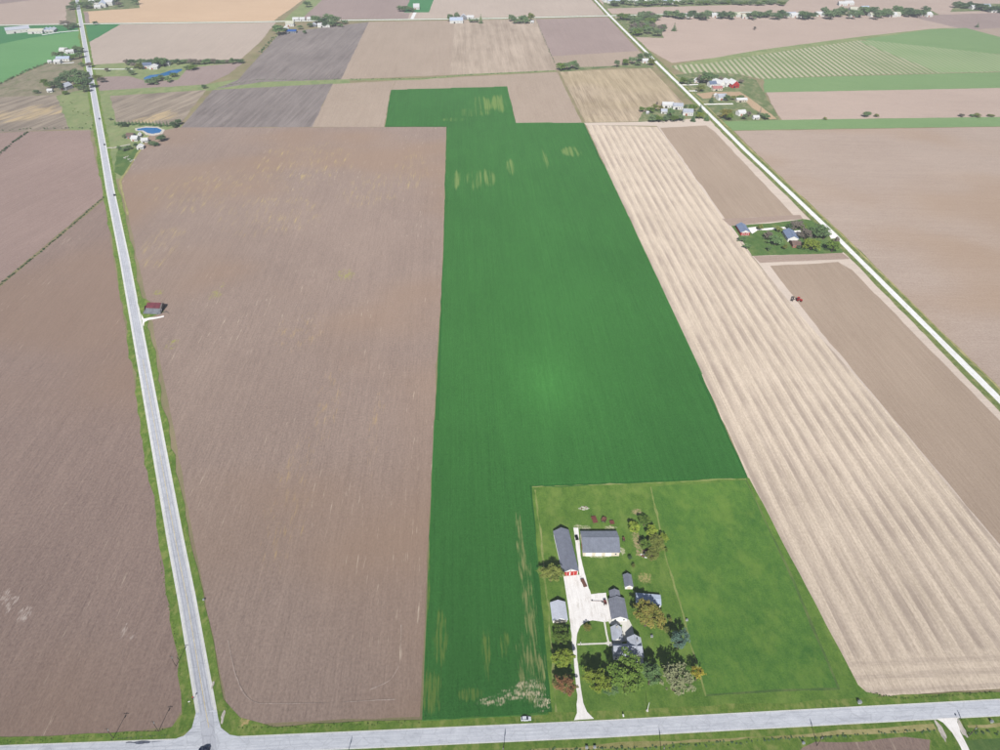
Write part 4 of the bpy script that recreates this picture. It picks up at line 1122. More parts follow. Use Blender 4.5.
# ---- far buildings: (name, x, y, width, depth, eave, rise, ridge, heading deg, wall, roof, label)
FAR = [
 ('barn', 18.5, 32, 46, 26, 7, 4, 'x', 30, 'white_siding', 'pale', 'long white barn at the end of the far left drive'),
 ('shed', 38, 32.6, 30, 26, 5, 3, 'x', 4, 'white_siding', 'cream', 'cream roofed shed between the far barn and the three bays'),
 ('shed', 45.8, 31.8, 10, 26, 4, 3, 'y', 10, 'white_siding', 'paleblue', 'leftmost of the three narrow sheds on the far left drive'),
 ('shed', 49.6, 31.6, 10, 26, 4, 3, 'y', 10, 'white_siding', 'paleblue', 'middle of the three narrow sheds on the far left drive'),
 ('shed', 53.2, 31.4, 10, 26, 4, 3, 'y', 10, 'white_siding', 'pale', 'rightmost of the three narrow sheds on the far left drive'),
 ('house', 65, 52.4, 16, 11, 5, 3.5, 'x', -8, 'white_siding', 'white', 'white farmhouse in the roadside trees, left of the road'),
 ('shed', 70.5, 53.4, 14, 10, 4, 3, 'x', 20, 'white_siding', 'white', 'white shed right of the roadside farmhouse'),
 ('shed', 74.5, 52.2, 9, 8, 3.5, 2.5, 'x', -12, 'white_siding', 'cream', 'smallest white shed nearest the left road'),
 ('shed', 64.2, 60.6, 24, 12, 4.5, 3, 'x', 3, 'white_siding', 'paleblue', 'long pale shed below the roadside farmhouse'),
 ('shed', 58.4, 63.2, 12, 10, 4, 2.6, 'x', 0, 'white_siding', 'white', 'square white shed below the long pale shed'),
 ('shed', 50.6, 63, 7, 6, 3, 2, 'x', 0, 'white_siding', 'white', 'lone small white hut at the field edge'),
 ('house', 66.8, 89, 13, 15, 5.5, 4, 'y', -18, 'grey_siding', 'light', 'grey-roofed house below the dark wood beside the left road'),
 ('shed', 50.6, 92, 8, 6, 3, 2, 'x', 5, 'white_siding', 'white', 'small white hut left of the wooded house'),
 ('house', 148.5, 67.6, 16, 14, 5, 3.6, 'x', 5, 'white_siding', 'blue', 'blue-roofed house above the long blue pond'),
 ('house', 154.3, 68.8, 14, 11, 4.5, 3.2, 'y', 5, 'white_siding', 'white', 'white-fronted wing house above the long blue pond'),
 ('shed', 157.8, 67, 9, 11, 4, 3, 'x', -5, 'grey_siding', 'blue', 'small blue-roofed shed beside the pond house'),
 ('shed', 167, 65.4, 12, 9, 4.5, 3.2, 'x', 0, 'white_siding', 'white', 'white shed at the right end of the pond homestead'),
 ('house', 136, 140.2, 9, 9, 3.6, 2.6, 'x', -8, 'white_siding', 'white', 'white-roofed house left of the round pond'),
 ('house', 131.5, 137.6, 10, 10, 3.6, 2.6, 'x', -8, 'grey_siding', 'brown', 'brown-roofed wing by the round pond'),
 ('shed', 145.4, 141.9, 9, 7, 3.2, 2.2, 'x', 8, 'white_siding', 'white', 'white shed just below the round pond'),
 ('shed', 141, 148.6, 8, 8, 3.4, 2.2, 'y', 8, 'white_siding', 'white', 'lowest white shed of the round pond homestead'),
 ('shed', 140.2, 136.5, 4, 9, 3, 1.6, 'y', 14, 'white_siding', 'white', 'narrow white shed beside the round pond'),
 ('house', 95.5, 4.6, 26, 18, 6, 5, 'x', 0, 'white_siding', 'white', 'white house by the far end of the left road'),
 ('barn', 103.5, 5.6, 16, 60, 7, 5, 'y', 18, 'white_siding', 'paleblue', 'blue-grey roofed barn beside the farthest left homestead'),
 ('barn', 111.5, 4.2, 22, 40, 8, 6, 'x', 0, 'white_siding', 'white', 'large white barn at the farthest left homestead'),
 ('shed', 98.5, 8.2, 16, 10, 4, 3, 'x', 0, 'white_siding', 'white', 'low white shed in front of the farthest left homestead'),
 ('house', 290.4, 26, 18, 13, 6, 4.5, 'x', 0, 'white_siding', 'cream', 'cream house left of the far crossroad trees'),
 ('shed', 296, 20.6, 14, 10, 4, 3, 'x', 0, 'white_siding', 'white', 'white shed standing by the far road'),
 ('shed', 302.6, 20.6, 12, 10, 4, 3, 'x', 0, 'white_siding', 'white', 'small white shed right along the far road'),
 ('shed', 309.4, 20.4, 9, 9, 4, 3, 'x', 0, 'white_siding', 'white', 'smallest white shed along the far road'),
 ('shed', 291.6, 32.8, 22, 12, 4, 2.5, 'x', 0, 'grey_siding', 'bright_blue', 'bright blue roofed shed at the far farmstead'),
 ('shed', 286.4, 29.5, 9, 9, 4, 2.5, 'y', 30, 'white_siding', 'white', 'white shed between the round tree and the cream house'),
 ('barn', 324.2, 27, 27, 12, 5, 3, 'x', 0, 'white_siding', 'white', 'long white barn below the far tree clump'),
 ('shed', 314, 26.4, 12, 10, 4, 3, 'y', 0, 'grey_siding', 'pale', 'pale grey shed left of the long white far barn'),
 ('house', 416.6, 9, 15, 15, 6, 6, 'x', 0, 'white_siding', 'white', 'white house on the far bright green plot'),
 ('barn', 456.5, 22.6, 30, 20, 6, 5, 'x', 0, 'white_siding', 'paleblue', 'pale blue roofed barn left of centre on the far road'),
 ('house', 463.6, 19.4, 14, 11, 6, 5, 'y', 0, 'grey_siding', 'pale', 'pale house behind the far blue-roofed barn'),
 ('shed', 470.4, 18.6, 16, 10, 4, 3, 'x', 0, 'white_siding', 'white', 'white shed right of the far pale house'),
 ('shed', 532, 23, 8, 7, 3, 2, 'x', 0, 'white_siding', 'white', 'tiny white hut beside the three far trees'),
 ('house', 645, 62.6, 11, 9, 4, 3, 'x', 0, 'white_siding', 'white', 'small white house in the trees where lane meets gravel road'),
 # homestead left of the gravel road
 ('barn', 667.4, 107, 17, 10, 4.5, 3, 'x', -8, 'white_siding', 'white', 'white barn in the wooded yard left of the gravel road'),
 ('barn', 677.6, 108.6, 15, 11, 5, 3.2, 'x', -12, 'white_siding', 'light', 'pale roofed barn at the centre of the wooded yard'),
 ('house', 687.4, 114.6, 15, 12, 5, 3.4, 'x', -10, 'white_siding', 'light', 'grey-roofed house nearest the gravel road in the wooded yard'),
 ('shed', 663.8, 113, 9, 8, 3.6, 2.4, 'x', -10, 'white_siding', 'pale', 'pale shed at the left of the wooded yard'),
 ('shed', 647.4, 113.8, 4, 4, 2.4, 1.4, 'x', 0, 'white_siding', 'white', 'tiny white hut at the edge of the wooded yard'),
 # red barn farm
 ('barn', 732.6, 86.6, 13, 18, 6, 5, 'y', 12, 'red_siding', 'white', 'red barn with white roof right of the gravel road'),
 ('barn', 726.6, 85.4, 12, 17, 5.5, 4.5, 'y', 14, 'white_siding', 'white', 'white-roofed barn touching the red barn'),
 ('barn', 717.4, 86.2, 10, 22, 6, 5, 'y', 26, 'white_siding', 'white', 'steep white-roofed barn left of the red barn'),
 ('house', 711.6, 86.4, 12, 12, 5, 3.6, 'x', 8, 'white_siding', 'blue', 'blue-roofed house at the red barn farm'),
 ('shed', 716.6, 90.2, 16, 9, 4, 2.6, 'x', 6, 'cream_siding', 'pinkred', 'faded red shed in front of the steep white-roofed barn'),
 ('house', 696.4, 82.6, 8, 7, 4, 3.4, 'y', 0, 'white_siding', 'white', 'little white gabled house near the gravel road'),
 ('house', 721, 99.4, 14, 13, 5, 3.6, 'x', 4, 'white_siding', 'light', 'grey-roofed farmhouse below the red barn farm'),
 ('shed', 716.6, 97, 6, 8, 3, 2, 'y', 20, 'white_siding', 'white', 'narrow white shed left of the lower farmhouse'),
 ('shed', 741, 101.6, 17, 8, 3.6, 2, 'x', 2, 'cream_siding', 'white', 'long white-roofed shed right of the lower farmhouse'),
 ('house', 740.6, 115, 12, 10, 4.4, 3, 'x', 12, 'white_siding', 'white', 'white house right of the orange tree'),
 ('shed', 755.4, 118.8, 9, 7, 3, 2, 'x', 0, 'white_siding', 'white', 'lone white shed above the bright green strip'),
]
for row in [(610, 1.5), (615, 2.6), (634, 2), (640, 3.2), (655, 2), (668, 3.4), (673, 0.8)]:
    FAR.append(('barn', row[0], row[1], random.uniform(26, 44), random.uniform(18, 30), 6, 5, 'x', random.uniform(-10, 10), 'white_siding', random.choice(['white', 'paleblue', 'white']), None))
for row in [(686, 17.4), (695, 16.8), (716, 17), (735, 16.6), (745, 18.2), (790, 16.4), (795, 17), (806, 17.8), (819, 15.8), (842, 5.4), (848, 4.6), (854, 16.6), (853, 11), (864, 10), (873, 16.4), (891, 16.6), (894, 16), (922, 15.6), (927, 16.2)]:
    FAR.append(('house', row[0], row[1], random.uniform(15, 26), random.uniform(12, 18), 5, 4, 'x', random.uniform(-12, 12), 'white_siding', random.choice(['white', 'white', 'paleblue', 'cream']), None))
for row in [(975, 9), (983, 8), (993, 12)]:
    FAR.append(('shed', row[0], row[1], random.uniform(18, 30), 16, 5, 4, 'x', 0, 'white_siding', random.choice(['white', 'paleblue']), None))
ORD = ['first', 'second', 'third', 'fourth', 'fifth', 'sixth', 'seventh', 'eighth', 'ninth', 'tenth', 'eleventh', 'twelfth', 'thirteenth', 'fourteenth',
       'fifteenth', 'sixteenth', 'seventeenth', 'eighteenth', 'nineteenth', 'twentieth', 'twenty-first', 'twenty-second', 'twenty-third', 'twenty-fourth',
       'twenty-fifth', 'twenty-sixth', 'twenty-seventh', 'twenty-eighth', 'twenty-ninth', 'thirtieth']
cnt = {'barn': 0, 'house': 0, 'shed': 0}
for (nm, x, y, w, l, e, ri, ridge, rot, wall, roof, lab) in FAR:
    grp = None
    if lab is None:
        cnt[nm] += 1
        roofword = {'white': 'white', 'paleblue': 'pale blue', 'cream': 'cream'}[roof]
        lab = {'barn': f'{roofword} roofed barn, {ORD[cnt[nm]-1]} from left at the top edge beside the gravel road',
               'house': f'{roofword} roofed house, {ORD[cnt[nm]-1]} from left in the far right hamlet',
               'shed': f'{roofword} shed, {ORD[cnt[nm]-1]} from left at the far right corner farmstead'}[nm]
        grp = {'barn': 'barns at the top edge', 'house': 'houses of the far hamlet', 'shed': 'sheds in the far right corner'}[nm]
    o = empty(nm, G(x, y), R(rot), lab, nm, grp)
    block(o, 0, 0, w, l, e, ri, ridge, wall, roof, 0.4)
    opening(o, 'S', 0, 0, w, l, -w * 0.15, 0.1, min(w * 0.22, 3.4), min(e * 0.62, 3.0), P['dark_door'] if nm != 'house' else P['brick'], 'door', 0.08)
    for u in (0.12, 0.34):
        opening(o, 'S', 0, 0, w, l, w * u, e * 0.32, 1.3, 1.4, P['glass'], 'window', 0.07)

# ================================================================== TREES
def rand_dirs(n):
    v = rng.normal(size=(n, 3))
    return v / np.linalg.norm(v, axis=1)[:, None]

def leaf_cloud(cent, rad, n_per, size, up=0.25, squash=0.85, fill=0.12):
    """leaf-sized quads scattered through clumps: cent (k,3), rad (k,)"""
    pts, nrm = [], []
    for c, r in zip(cent, rad):
        n = max(6, int(n_per * r * r))
        d = rand_dirs(n)
        d[:, 2] = np.where(d[:, 2] < -0.2, -d[:, 2], d[:, 2])
        rr = r * (fill + (1 - fill) * rng.random(n) ** 0.6)
        p = c + d * rr[:, None] * np.array([1, 1, squash])
        pts.append(p)
        q = d + 0.75 * rng.normal(size=(n, 3)) + np.array([0, 0, up])
        nrm.append(q / np.linalg.norm(q, axis=1)[:, None])
    p, q = np.vstack(pts), np.vstack(nrm)
    n = len(p)
    a = np.cross(q, rng.normal(size=(n, 3)))
    a /= np.linalg.norm(a, axis=1)[:, None]
    b = np.cross(q, a)
    s = size * rng.uniform(0.6, 1.35, n)[:, None]
    t = s * rng.uniform(0.55, 0.95, n)[:, None]
    v = np.stack([p - a * s, p - b * t, p + a * s, p + b * t], axis=1).reshape(-1, 3)
    f = np.arange(4 * n, dtype=np.int32).reshape(-1, 4)
    return v, f

def broad_crown(seed, near=True, sparse=1.0, tall=1.0):
    """unit tree: height 1, crown about 1 wide; the crown is a heap of uneven clumps with gaps"""
    global rng
    rng = np.random.default_rng(seed)
    k = 60 if near else 18
    d = rand_dirs(k * 3)
    d = d[d[:, 2] > -0.45][:k]
    rr = rng.uniform(0.55, 1.02, len(d))
    lop = 1 + 0.22 * np.sin(np.arctan2(d[:, 1], d[:, 0]) * 2 + seed) + 0.12 * np.sin(np.arctan2(d[:, 1], d[:, 0]) * 5 + 2 * seed)
    cent = d * (rr * lop)[:, None] * np.array([0.40, 0.40, (0.31 if near else 0.36) * tall]) + np.array([0, 0, 0.62 if near else 0.52])
    rad = rng.uniform(0.06, 0.125, len(d)) if near else rng.uniform(0.14, 0.24, len(d))
    inner = rng.uniform(-0.2, 0.2, (5, 3)) * np.array([1, 1, 0.8]) + np.array([0, 0, 0.6])
    cent = np.vstack([cent, inner])
    rad = np.concatenate([rad, np.full(5, 0.16)])
    return leaf_cloud(cent, rad, (3900 if near else 1000) * sparse, 0.029 if near else 0.052)

def conifer_crown(seed, near=True):
    global rng
    rng = np.random.default_rng(seed)
    V, Fc = [], []
    tiers = 11 if near else 7
    off = 0
    for i in range(tiers):
        u = i / (tiers - 1)
        r = 0.30 * (1 - u) ** 0.85 + 0.02
        z = 0.10 + 0.86 * u
        n = int((26 if near else 13) * (1 - 0.6 * u)) + 4
        for j in range(n):
            a = 2 * math.pi * (j + rng.random()) / n
            rl = r * rng.uniform(0.75, 1.12)
            w = 0.045 * rng.uniform(0.7, 1.3) * (1 - 0.5 * u) * (1 if near else 1.8)
            c, s = math.cos(a), math.sin(a)
            z1 = z - 0.05 * rng.uniform(0.6, 1.5)
            p0 = (c * 0.01, s * 0.01, z + 0.03)
            pm1 = (c * rl * 0.6 - s * w, s * rl * 0.6 + c * w, z - 0.01)
            pm2 = (c * rl * 0.6 + s * w, s * rl * 0.6 - c * w, z - 0.01)
            p1 = (c * rl, s * rl, z1)
            V += [p0, pm1, p1, pm2]
            Fc.append([off, off + 1, off + 2, off + 3]); off += 4
    return np.array(V), np.array(Fc, dtype=np.int32)

def trunk_mesh(seed, conifer=False):
    rnd = random.Random(seed)
    m = MB()
    if conifer:
        m.tube((0, 0, -0.02), (0, 0, 0.9), 0.022, 0.004, 6)
    else:
        m.tube((0, 0, -0.02), (0.01, 0, 0.34), 0.032, 0.024, 7)
        m.tube((0.01, 0, 0.34), (0.0, 0.01, 0.72), 0.024, 0.008, 6)
        for k in range(7):
            a = k * 2.4 + rnd.random()
            z = 0.28 + 0.05 * k
            m.tube((0.01, 0, z), (0.27 * math.cos(a), 0.27 * math.sin(a), z + rnd.uniform(0.12, 0.24)), 0.014, 0.004, 5)
    return m.mesh('trunk')

CROWN = {}
for i in range(5):
    CROWN[('b', True, i)] = mesh_np('crown', *broad_crown(100 + i, True, 1.0, 1.0))
for i in range(5):
    CROWN[('b', False, i)] = mesh_np('crown', *broad_crown(200 + i, False))
CROWN[('s', True, 0)] = mesh_np('crown', *broad_crown(131, True, 0.5))
CROWN[('s', False, 0)] = mesh_np('crown', *broad_crown(231, False, 0.6))
for i in range(2):
    CROWN[('c', True, i)] = mesh_np('crown', *conifer_crown(300 + i, True))
    CROWN[('c', False, i)] = mesh_np('crown', *conifer_crown(310 + i, False))
TRUNK = {'b': trunk_mesh(1), 'c': trunk_mesh(2, True), 's': trunk_mesh(3)}
BARK = plain('bark', C(96, 82, 70), 0.9, 0.2, 0.6)
LEAF = {
 'green': leaf_mat('leaf_green', C(66, 98, 36), C(122, 146, 64)),
 'yellowgreen': leaf_mat('leaf_yellowgreen', C(94, 120, 36), C(156, 170, 70)),
 'olive': leaf_mat('leaf_olive', C(88, 102, 44), C(144, 152, 80)),
 'orange': leaf_mat('leaf_orange', C(104, 104, 46), C(156, 144, 76), C(116, 122, 56)),
 'red': leaf_mat('leaf_red', C(118, 90, 56), C(174, 128, 92), C(118, 122, 66)),
 'deep': leaf_mat('leaf_deep', C(72, 104, 62), C(122, 150, 96)),
 'pale': leaf_mat('leaf_pale', C(118, 126, 88), C(178, 182, 140)),
 'yellow': leaf_mat('leaf_yellow', C(150, 142, 42), C(204, 192, 82)),
 'spruce': leaf_mat('leaf_spruce', C(58, 86, 76), C(108, 136, 120)),
 'dark': leaf_mat('leaf_dark', C(60, 88, 58), C(98, 124, 82)),
 'fargreen': leaf_mat('leaf_fargreen', C(82, 110, 74), C(130, 150, 104)),
 'grey': leaf_mat('leaf_grey', C(108, 100, 92), C(146, 138, 124)),
}
NAMES = {'b': 'tree', 's': 'tree', 'c': 'conifer'}
WORD = {'green': 'green', 'yellowgreen': 'yellow-green', 'olive': 'olive', 'orange': 'orange-brown', 'red': 'reddish', 'deep': 'deep green', 'pale': 'pale grey-green',
        'yellow': 'yellow', 'spruce': 'blue-green', 'dark': 'dark green', 'fargreen': 'green', 'grey': 'greyish'}
tcount = [0]
def tree(x, y, d, h, leaf, label, group=None, kind='b', near=False, name=None, cat='tree'):
    """crown centre surveyed at (x, y); d crown width m, h height m"""
    tcount[0] += 1
    i = tcount[0]
    p = G(x, y, 0.55 * h)
    p.z = 0.0
    root = empty(name or ('conifer_tree' if kind == 'c' else 'broadleaf_tree'), p, i * 2.399, label, cat, group)
    nv = sum(1 for k_ in CROWN if k_[0] == kind and k_[1] == near)
    cw = d / (0.60 if kind == 'c' else 0.84)
    for nm, me, mat in (('trunk', TRUNK[kind], BARK), ('crown', CROWN[(kind, near, i % nv)], LEAF[leaf])):
        o = link(nm, me, mat, root)
        o.scale = (cw, cw, h)
    return root

# ---- farmstead trees
for (x, y, d, h, lf, kd, lab) in [
  (551, 574, 10.5, 8.5, 'olive', 'b', 'olive tree left of the long barn front'),
  (561, 637, 8.5, 7.5, 'green', 'b', 'green tree just below the machine shed'),
  (562.5, 660, 9.5, 8, 'yellowgreen', 'b', 'yellow-green tree in the middle of the driveway row'),
  (565, 686, 10, 8.5, 'red', 'b', 'reddish autumn tree at the road end of the driveway row'),
  (587, 628, 4.0, 3.6, 'orange', 's', 'small thin orange tree on the front lawn'),
  (596.5, 681, 11, 10.5, 'yellowgreen', 'b', 'bright yellow-green tree right of the driveway'),
  (626, 677, 16.5, 12.5, 'green', 'b', 'largest green tree in front of the farmhouse'),
  (609, 690, 6.5, 6, 'deep', 'b', 'small deep green tree between the two bright trees'),
  (651, 675, 10, 11, 'deep', 'b', 'deep green tree right of the largest tree'),
  (676, 680, 14.5, 12, 'pale', 's', 'pale thin-leaved tree at the right of the front row'),
  (697.5, 674, 6.5, 8, 'yellow', 's', 'yellow tree at the right end of the front row'),
  (679, 641, 8.5, 9.0, 'spruce', 'b', 'blue-green spruce beside the paddock'),
  (647, 616, 14, 11.5, 'orange', 'b', 'large orange-brown tree below the pale blue shed'),
  (634, 528, 7.0, 5.5, 'yellowgreen', 'b', 'yellow-green tree at the left of the back grove'),
  (644.5, 521.5, 6, 5.5, 'green', 'b', 'green tree at the back of the grove'),
  (652, 532, 7, 6, 'yellowgreen', 'b', 'yellow-green tree at the right of the back grove'),
  (645, 545, 6.5, 5.5, 'green', 'b', 'green tree above the scrap heap in the grove'),
  (656, 543, 9, 6.5, 'olive', 'b', 'widest olive tree of the back grove'),
  (652, 555, 8, 5.5, 'olive', 'b', 'lowest olive tree of the back grove'),
  (664, 538, 4.5, 4.2, 'yellowgreen', 'b', 'small yellow-green tree leaning over the paddock edge'),
  (670, 620, 2.4, 3.0, 'olive', 's', 'lone sapling on the lawn right of the orange-brown tree'),
  (667, 630, 3.6, 3.0, 'olive', 's', 'low olive bush above the spruce'),
  (666, 550, 2.2, 2.2, 'green', 'b', 'small bush on the paddock edge beside the grove'),
  (630, 558, 2.2, 2.6, 'dark', 'b', 'dark little bush between wide barn and grove'),
  (633.5, 566, 2.2, 2.4, 'olive', 's', 'thin bush above the dry garden plot'),
 ]:
    tree(x, y, d * 1.1, h * 1.38, lf, lab, 'trees of the near farmstead', kd, True)

def cluster(items, phrase, group, kind='b', cat='tree', gain=1.0):
    """trees of one stand: labelled by colour and their order from the left in the stand"""
    items = sorted(items)
    for k, it in enumerate(items):
        x, y, d, h, lf = it[:5]
        d, h = d * 1.2 * gain, h * 1.15 * gain
        kd = it[5] if len(it) > 5 else kind
        noun = 'conifer' if kd == 'c' else 'tree'
        o_ = ORD[k] if k < len(ORD) else 'rightmost'
        lab = f'{WORD[lf]} {noun}, {o_} from left {phrase}'
        tree(x, y, d, h, lf, lab, group, kd, False, cat=cat)

# ---- homestead by the gravel road
cluster([(760.5, 227.4, 5, 5, 'olive'), (768, 235, 6, 7, 'grey', 's'), (776, 240, 9, 8, 'deep'), (769, 248, 3.4, 4.5, 'deep'), (742, 239, 5.5, 4, 'deep'), (747.5, 246, 5, 4.5, 'deep'),
         (797, 224.5, 9, 8, 'grey'), (803, 226.5, 6, 6, 'green'), (790.6, 227, 4.5, 5, 'dark'), (779, 229, 5, 5, 'olive'), (806, 234.5, 10, 9, 'grey'), (812, 244, 11, 9, 'yellowgreen'),
         (818, 230.5, 13, 11, 'deep'), (825, 233.5, 9, 9, 'fargreen'), (833.5, 246, 9, 9, 'green'), (836.8, 241, 4.5, 7, 'grey'), (800, 242, 4, 4, 'deep'), (785, 247, 4, 4, 'olive'), (799, 247, 3, 3, 'dark')],
        'on the homestead lawn by the gravel road', 'trees of the gravel road homestead', gain=1.18)
# ---- lane trees left of the gravel road
cluster([(561, 66, 13, 13, 'green'), (567, 65.5, 14, 13, 'fargreen'), (573, 64, 12, 13, 'deep'), (576.5, 66, 10, 10, 'fargreen')], 'in the clump left of the hedged lane', 'clump of trees at the lane end')
cluster([(617, 63.5, 9, 11, 'fargreen'), (626, 61.5, 12, 10, 'green'), (633, 59.8, 13, 12, 'fargreen'), (640, 57, 14, 13, 'deep'), (647, 56.5, 14, 13, 'fargreen'), (652, 61.5, 12, 11, 'olive'), (638, 63, 9, 8, 'fargreen')],
        'along the lane to the gravel road', 'trees along the lane')
# ---- wooded yard left of the gravel road
cluster([(642.5, 109, 6, 6, 'green'), (650, 109.5, 8, 7, 'green'), (655, 107.5, 7, 7, 'olive'), (661, 107.8, 5, 6, 'orange'), (652.5, 118, 9, 8, 'fargreen'), (659, 118.5, 9, 7, 'green'), (666.5, 118, 8, 7, 'fargreen'),
         (670.8, 112.5, 8, 9, 'deep'), (674.5, 118.2, 8, 7, 'green'), (681.5, 117.5, 8, 7, 'fargreen'), (692.8, 107.8, 9, 9, 'green'), (700.4, 108.6, 8, 10, 'dark', 'c'), (693.6, 117, 6, 8, 'dark', 'c'),
         (700, 115, 7, 8, 'yellowgreen'), (707.4, 116.4, 6, 8, 'deep', 'c'), (657, 103.5, 3, 5, 'grey', 's'), (686, 105.8, 4, 4, 'fargreen')],
        'in the wooded yard left of the gravel road', 'trees of the wooded yard', gain=1.25)
# ---- red barn farm
cluster([(683.6, 80.6, 9, 8, 'green'), (690, 81.2, 8, 7, 'fargreen'), (700.6, 78.6, 9, 10, 'grey'), (708, 77, 14, 15, 'deep'), (714.6, 79, 9, 11, 'fargreen'), (700.6, 88, 9, 8, 'olive'), (712.4, 97.4, 6, 10, 'dark', 'c'),
         (727.4, 97.6, 6, 8, 'deep'), (733.4, 97.6, 5, 5, 'olive'), (739, 97.2, 6, 5, 'green'), (742.4, 97, 4, 5, 'fargreen'), (726, 113.4, 11, 11, 'orange'), (730, 116.4, 9, 8, 'green'), (745, 116.6, 6, 6, 'fargreen'),
         (749, 114, 5, 6, 'grey'), (760.6, 110.4, 4, 9, 'grey', 'c'), (766.4, 116.4, 8, 6, 'deep'), (720.8, 79, 6, 7, 'grey'), (741, 81, 6, 5, 'grey'), (762, 114.5, 5, 4, 'fargreen')],
        'around the red barn farm', 'trees of the red barn farm', gain=1.25)
# ---- wood round the house left of the left road
cluster([(44, 82, 11, 9, 'green'), (49, 84.5, 12, 10, 'green'), (54, 83.5, 14, 12, 'fargreen'), (59.4, 80, 14, 14, 'dark'), (60, 86, 12, 11, 'dark'), (65, 77, 15, 14, 'fargreen'), (70, 73.5, 15, 13, 'fargreen'), (75, 72.5, 15, 13, 'deep'),
         (73, 80, 14, 14, 'deep'), (80, 74, 15, 14, 'fargreen'), (80, 81, 15, 14, 'deep'), (86, 75.5, 13, 13, 'fargreen'), (87, 83, 14, 14, 'dark'), (83, 88, 12, 11, 'fargreen'), (78, 87, 10, 8, 'green'), (36, 91.5, 9, 5, 'fargreen'), (65, 92.4, 9, 5, 'green'), (89, 64.5, 10, 8, 'grey')],
        'in the dark wood beside the left road', 'trees of the dark wood')
cluster([(56, 54.5, 13, 11, 'fargreen'), (61, 53.5, 11, 9, 'deep'), (76, 48.5, 14, 11, 'deep'), (80.4, 49.5, 11, 10, 'fargreen'), (67, 50.2, 9, 8, 'fargreen'), (79, 54.5, 12, 10, 'fargreen'), (73, 56.5, 11, 9, 'green'), (67, 56.8, 11, 8, 'deep'), (81, 64.2, 9, 6, 'fargreen')],
        'around the roadside farm left of the road', 'trees of the roadside farm')
cluster([(64, 22.8, 16, 11, 'grey'), (68, 26.8, 14, 9, 'fargreen'), (70.6, 24.4, 16, 10, 'grey'), (73.4, 24.8, 14, 10, 'fargreen'), (70, 7, 16, 10, 'fargreen'), (74, 7, 14, 9, 'fargreen'), (73, 4, 16, 12, 'deep')],
        'on the left roadside before the far road', 'trees at the far left roadside')
cluster([(82, 4, 18, 13, 'deep'), (86, 5.2, 18, 13, 'fargreen'), (90.4, 4, 18, 14, 'deep'), (98, 1.4, 18, 12, 'fargreen'), (118.4, 4.2, 16, 10, 'grey'), (135.6, 1.4, 16, 12, 'deep'), (116, 0.8, 16, 12, 'fargreen'), (107, 1, 18, 12, 'fargreen')],
        'at the farthest homestead right of the left road', 'trees of the farthest left homestead')
# ---- trees round the long pond
its = []
for k in range(26):
    x = 126 + k * 4.6
    its.append((x, 61.6 - 0.006 * (x - 126) + random.uniform(-0.5, 0.5), random.uniform(7, 12), random.uniform(6, 10), random.choice(['fargreen', 'deep', 'fargreen', 'grey', 'dark'])))
cluster(its, 'in the row above the long pond', 'row of trees above the long pond')
cluster([(139, 66, 10, 8, 'olive'), (134, 65, 9, 8, 'grey'), (158, 61.5, 14, 13, 'deep'), (163, 61.5, 13, 12, 'deep'), (149.5, 81.2, 12, 8, 'fargreen'), (156, 78.8, 11, 7, 'deep'), (160.6, 76.5, 8, 6, 'fargreen'), (167.6, 79.2, 9, 7, 'deep'),
         (173, 74.6, 9, 6, 'green'), (193, 67, 12, 7, 'green'), (187, 67.5, 9, 6, 'fargreen'), (132, 72.5, 8, 6, 'fargreen'), (97.5, 77, 11, 8, 'olive'), (101, 79.5, 9, 7, 'grey'), (106.5, 69.5, 7, 5, 'grey'), (153, 82, 10, 6, 'fargreen'), (204, 86.4, 7, 5, 'dark'), (128, 69.5, 7, 6, 'fargreen')],
        'on the banks of the long blue pond', 'trees around the long pond', gain=1.15)
# ---- conifer row and yard trees of the round pond
its = []
for k in range(19):
    x = 115 + k * 3.45
    its.append((x, 122.6 - 0.4 * math.sin(k * 0.35) + random.uniform(-.3, .3), random.uniform(3.8, 5.2), random.uniform(5, 7.5), random.choice(['dark', 'deep', 'dark']), 'c'))
cluster(its, 'in the windbreak behind the round pond', 'windbreak conifers behind the round pond')
cluster([(122.5, 124, 8, 6, 'dark'), (173, 124.5, 8, 7, 'dark'), (178, 122, 7, 6, 'dark'), (160.6, 138, 9, 7, 'dark'), (152.4, 143, 8, 5, 'fargreen'), (119, 147.8, 5, 4, 'deep'), (124, 148.6, 7, 4, 'fargreen'), (128.6, 147.2, 6, 4, 'deep'), (125, 136, 7, 4, 'fargreen'),
         (155.6, 144, 6, 4, 'dark'), (135.6, 145.4, 5, 5, 'dark'), (110.4, 119, 4, 3, 'fargreen')],
        'in the yard of the round pond', 'trees of the round pond yard', gain=1.15)
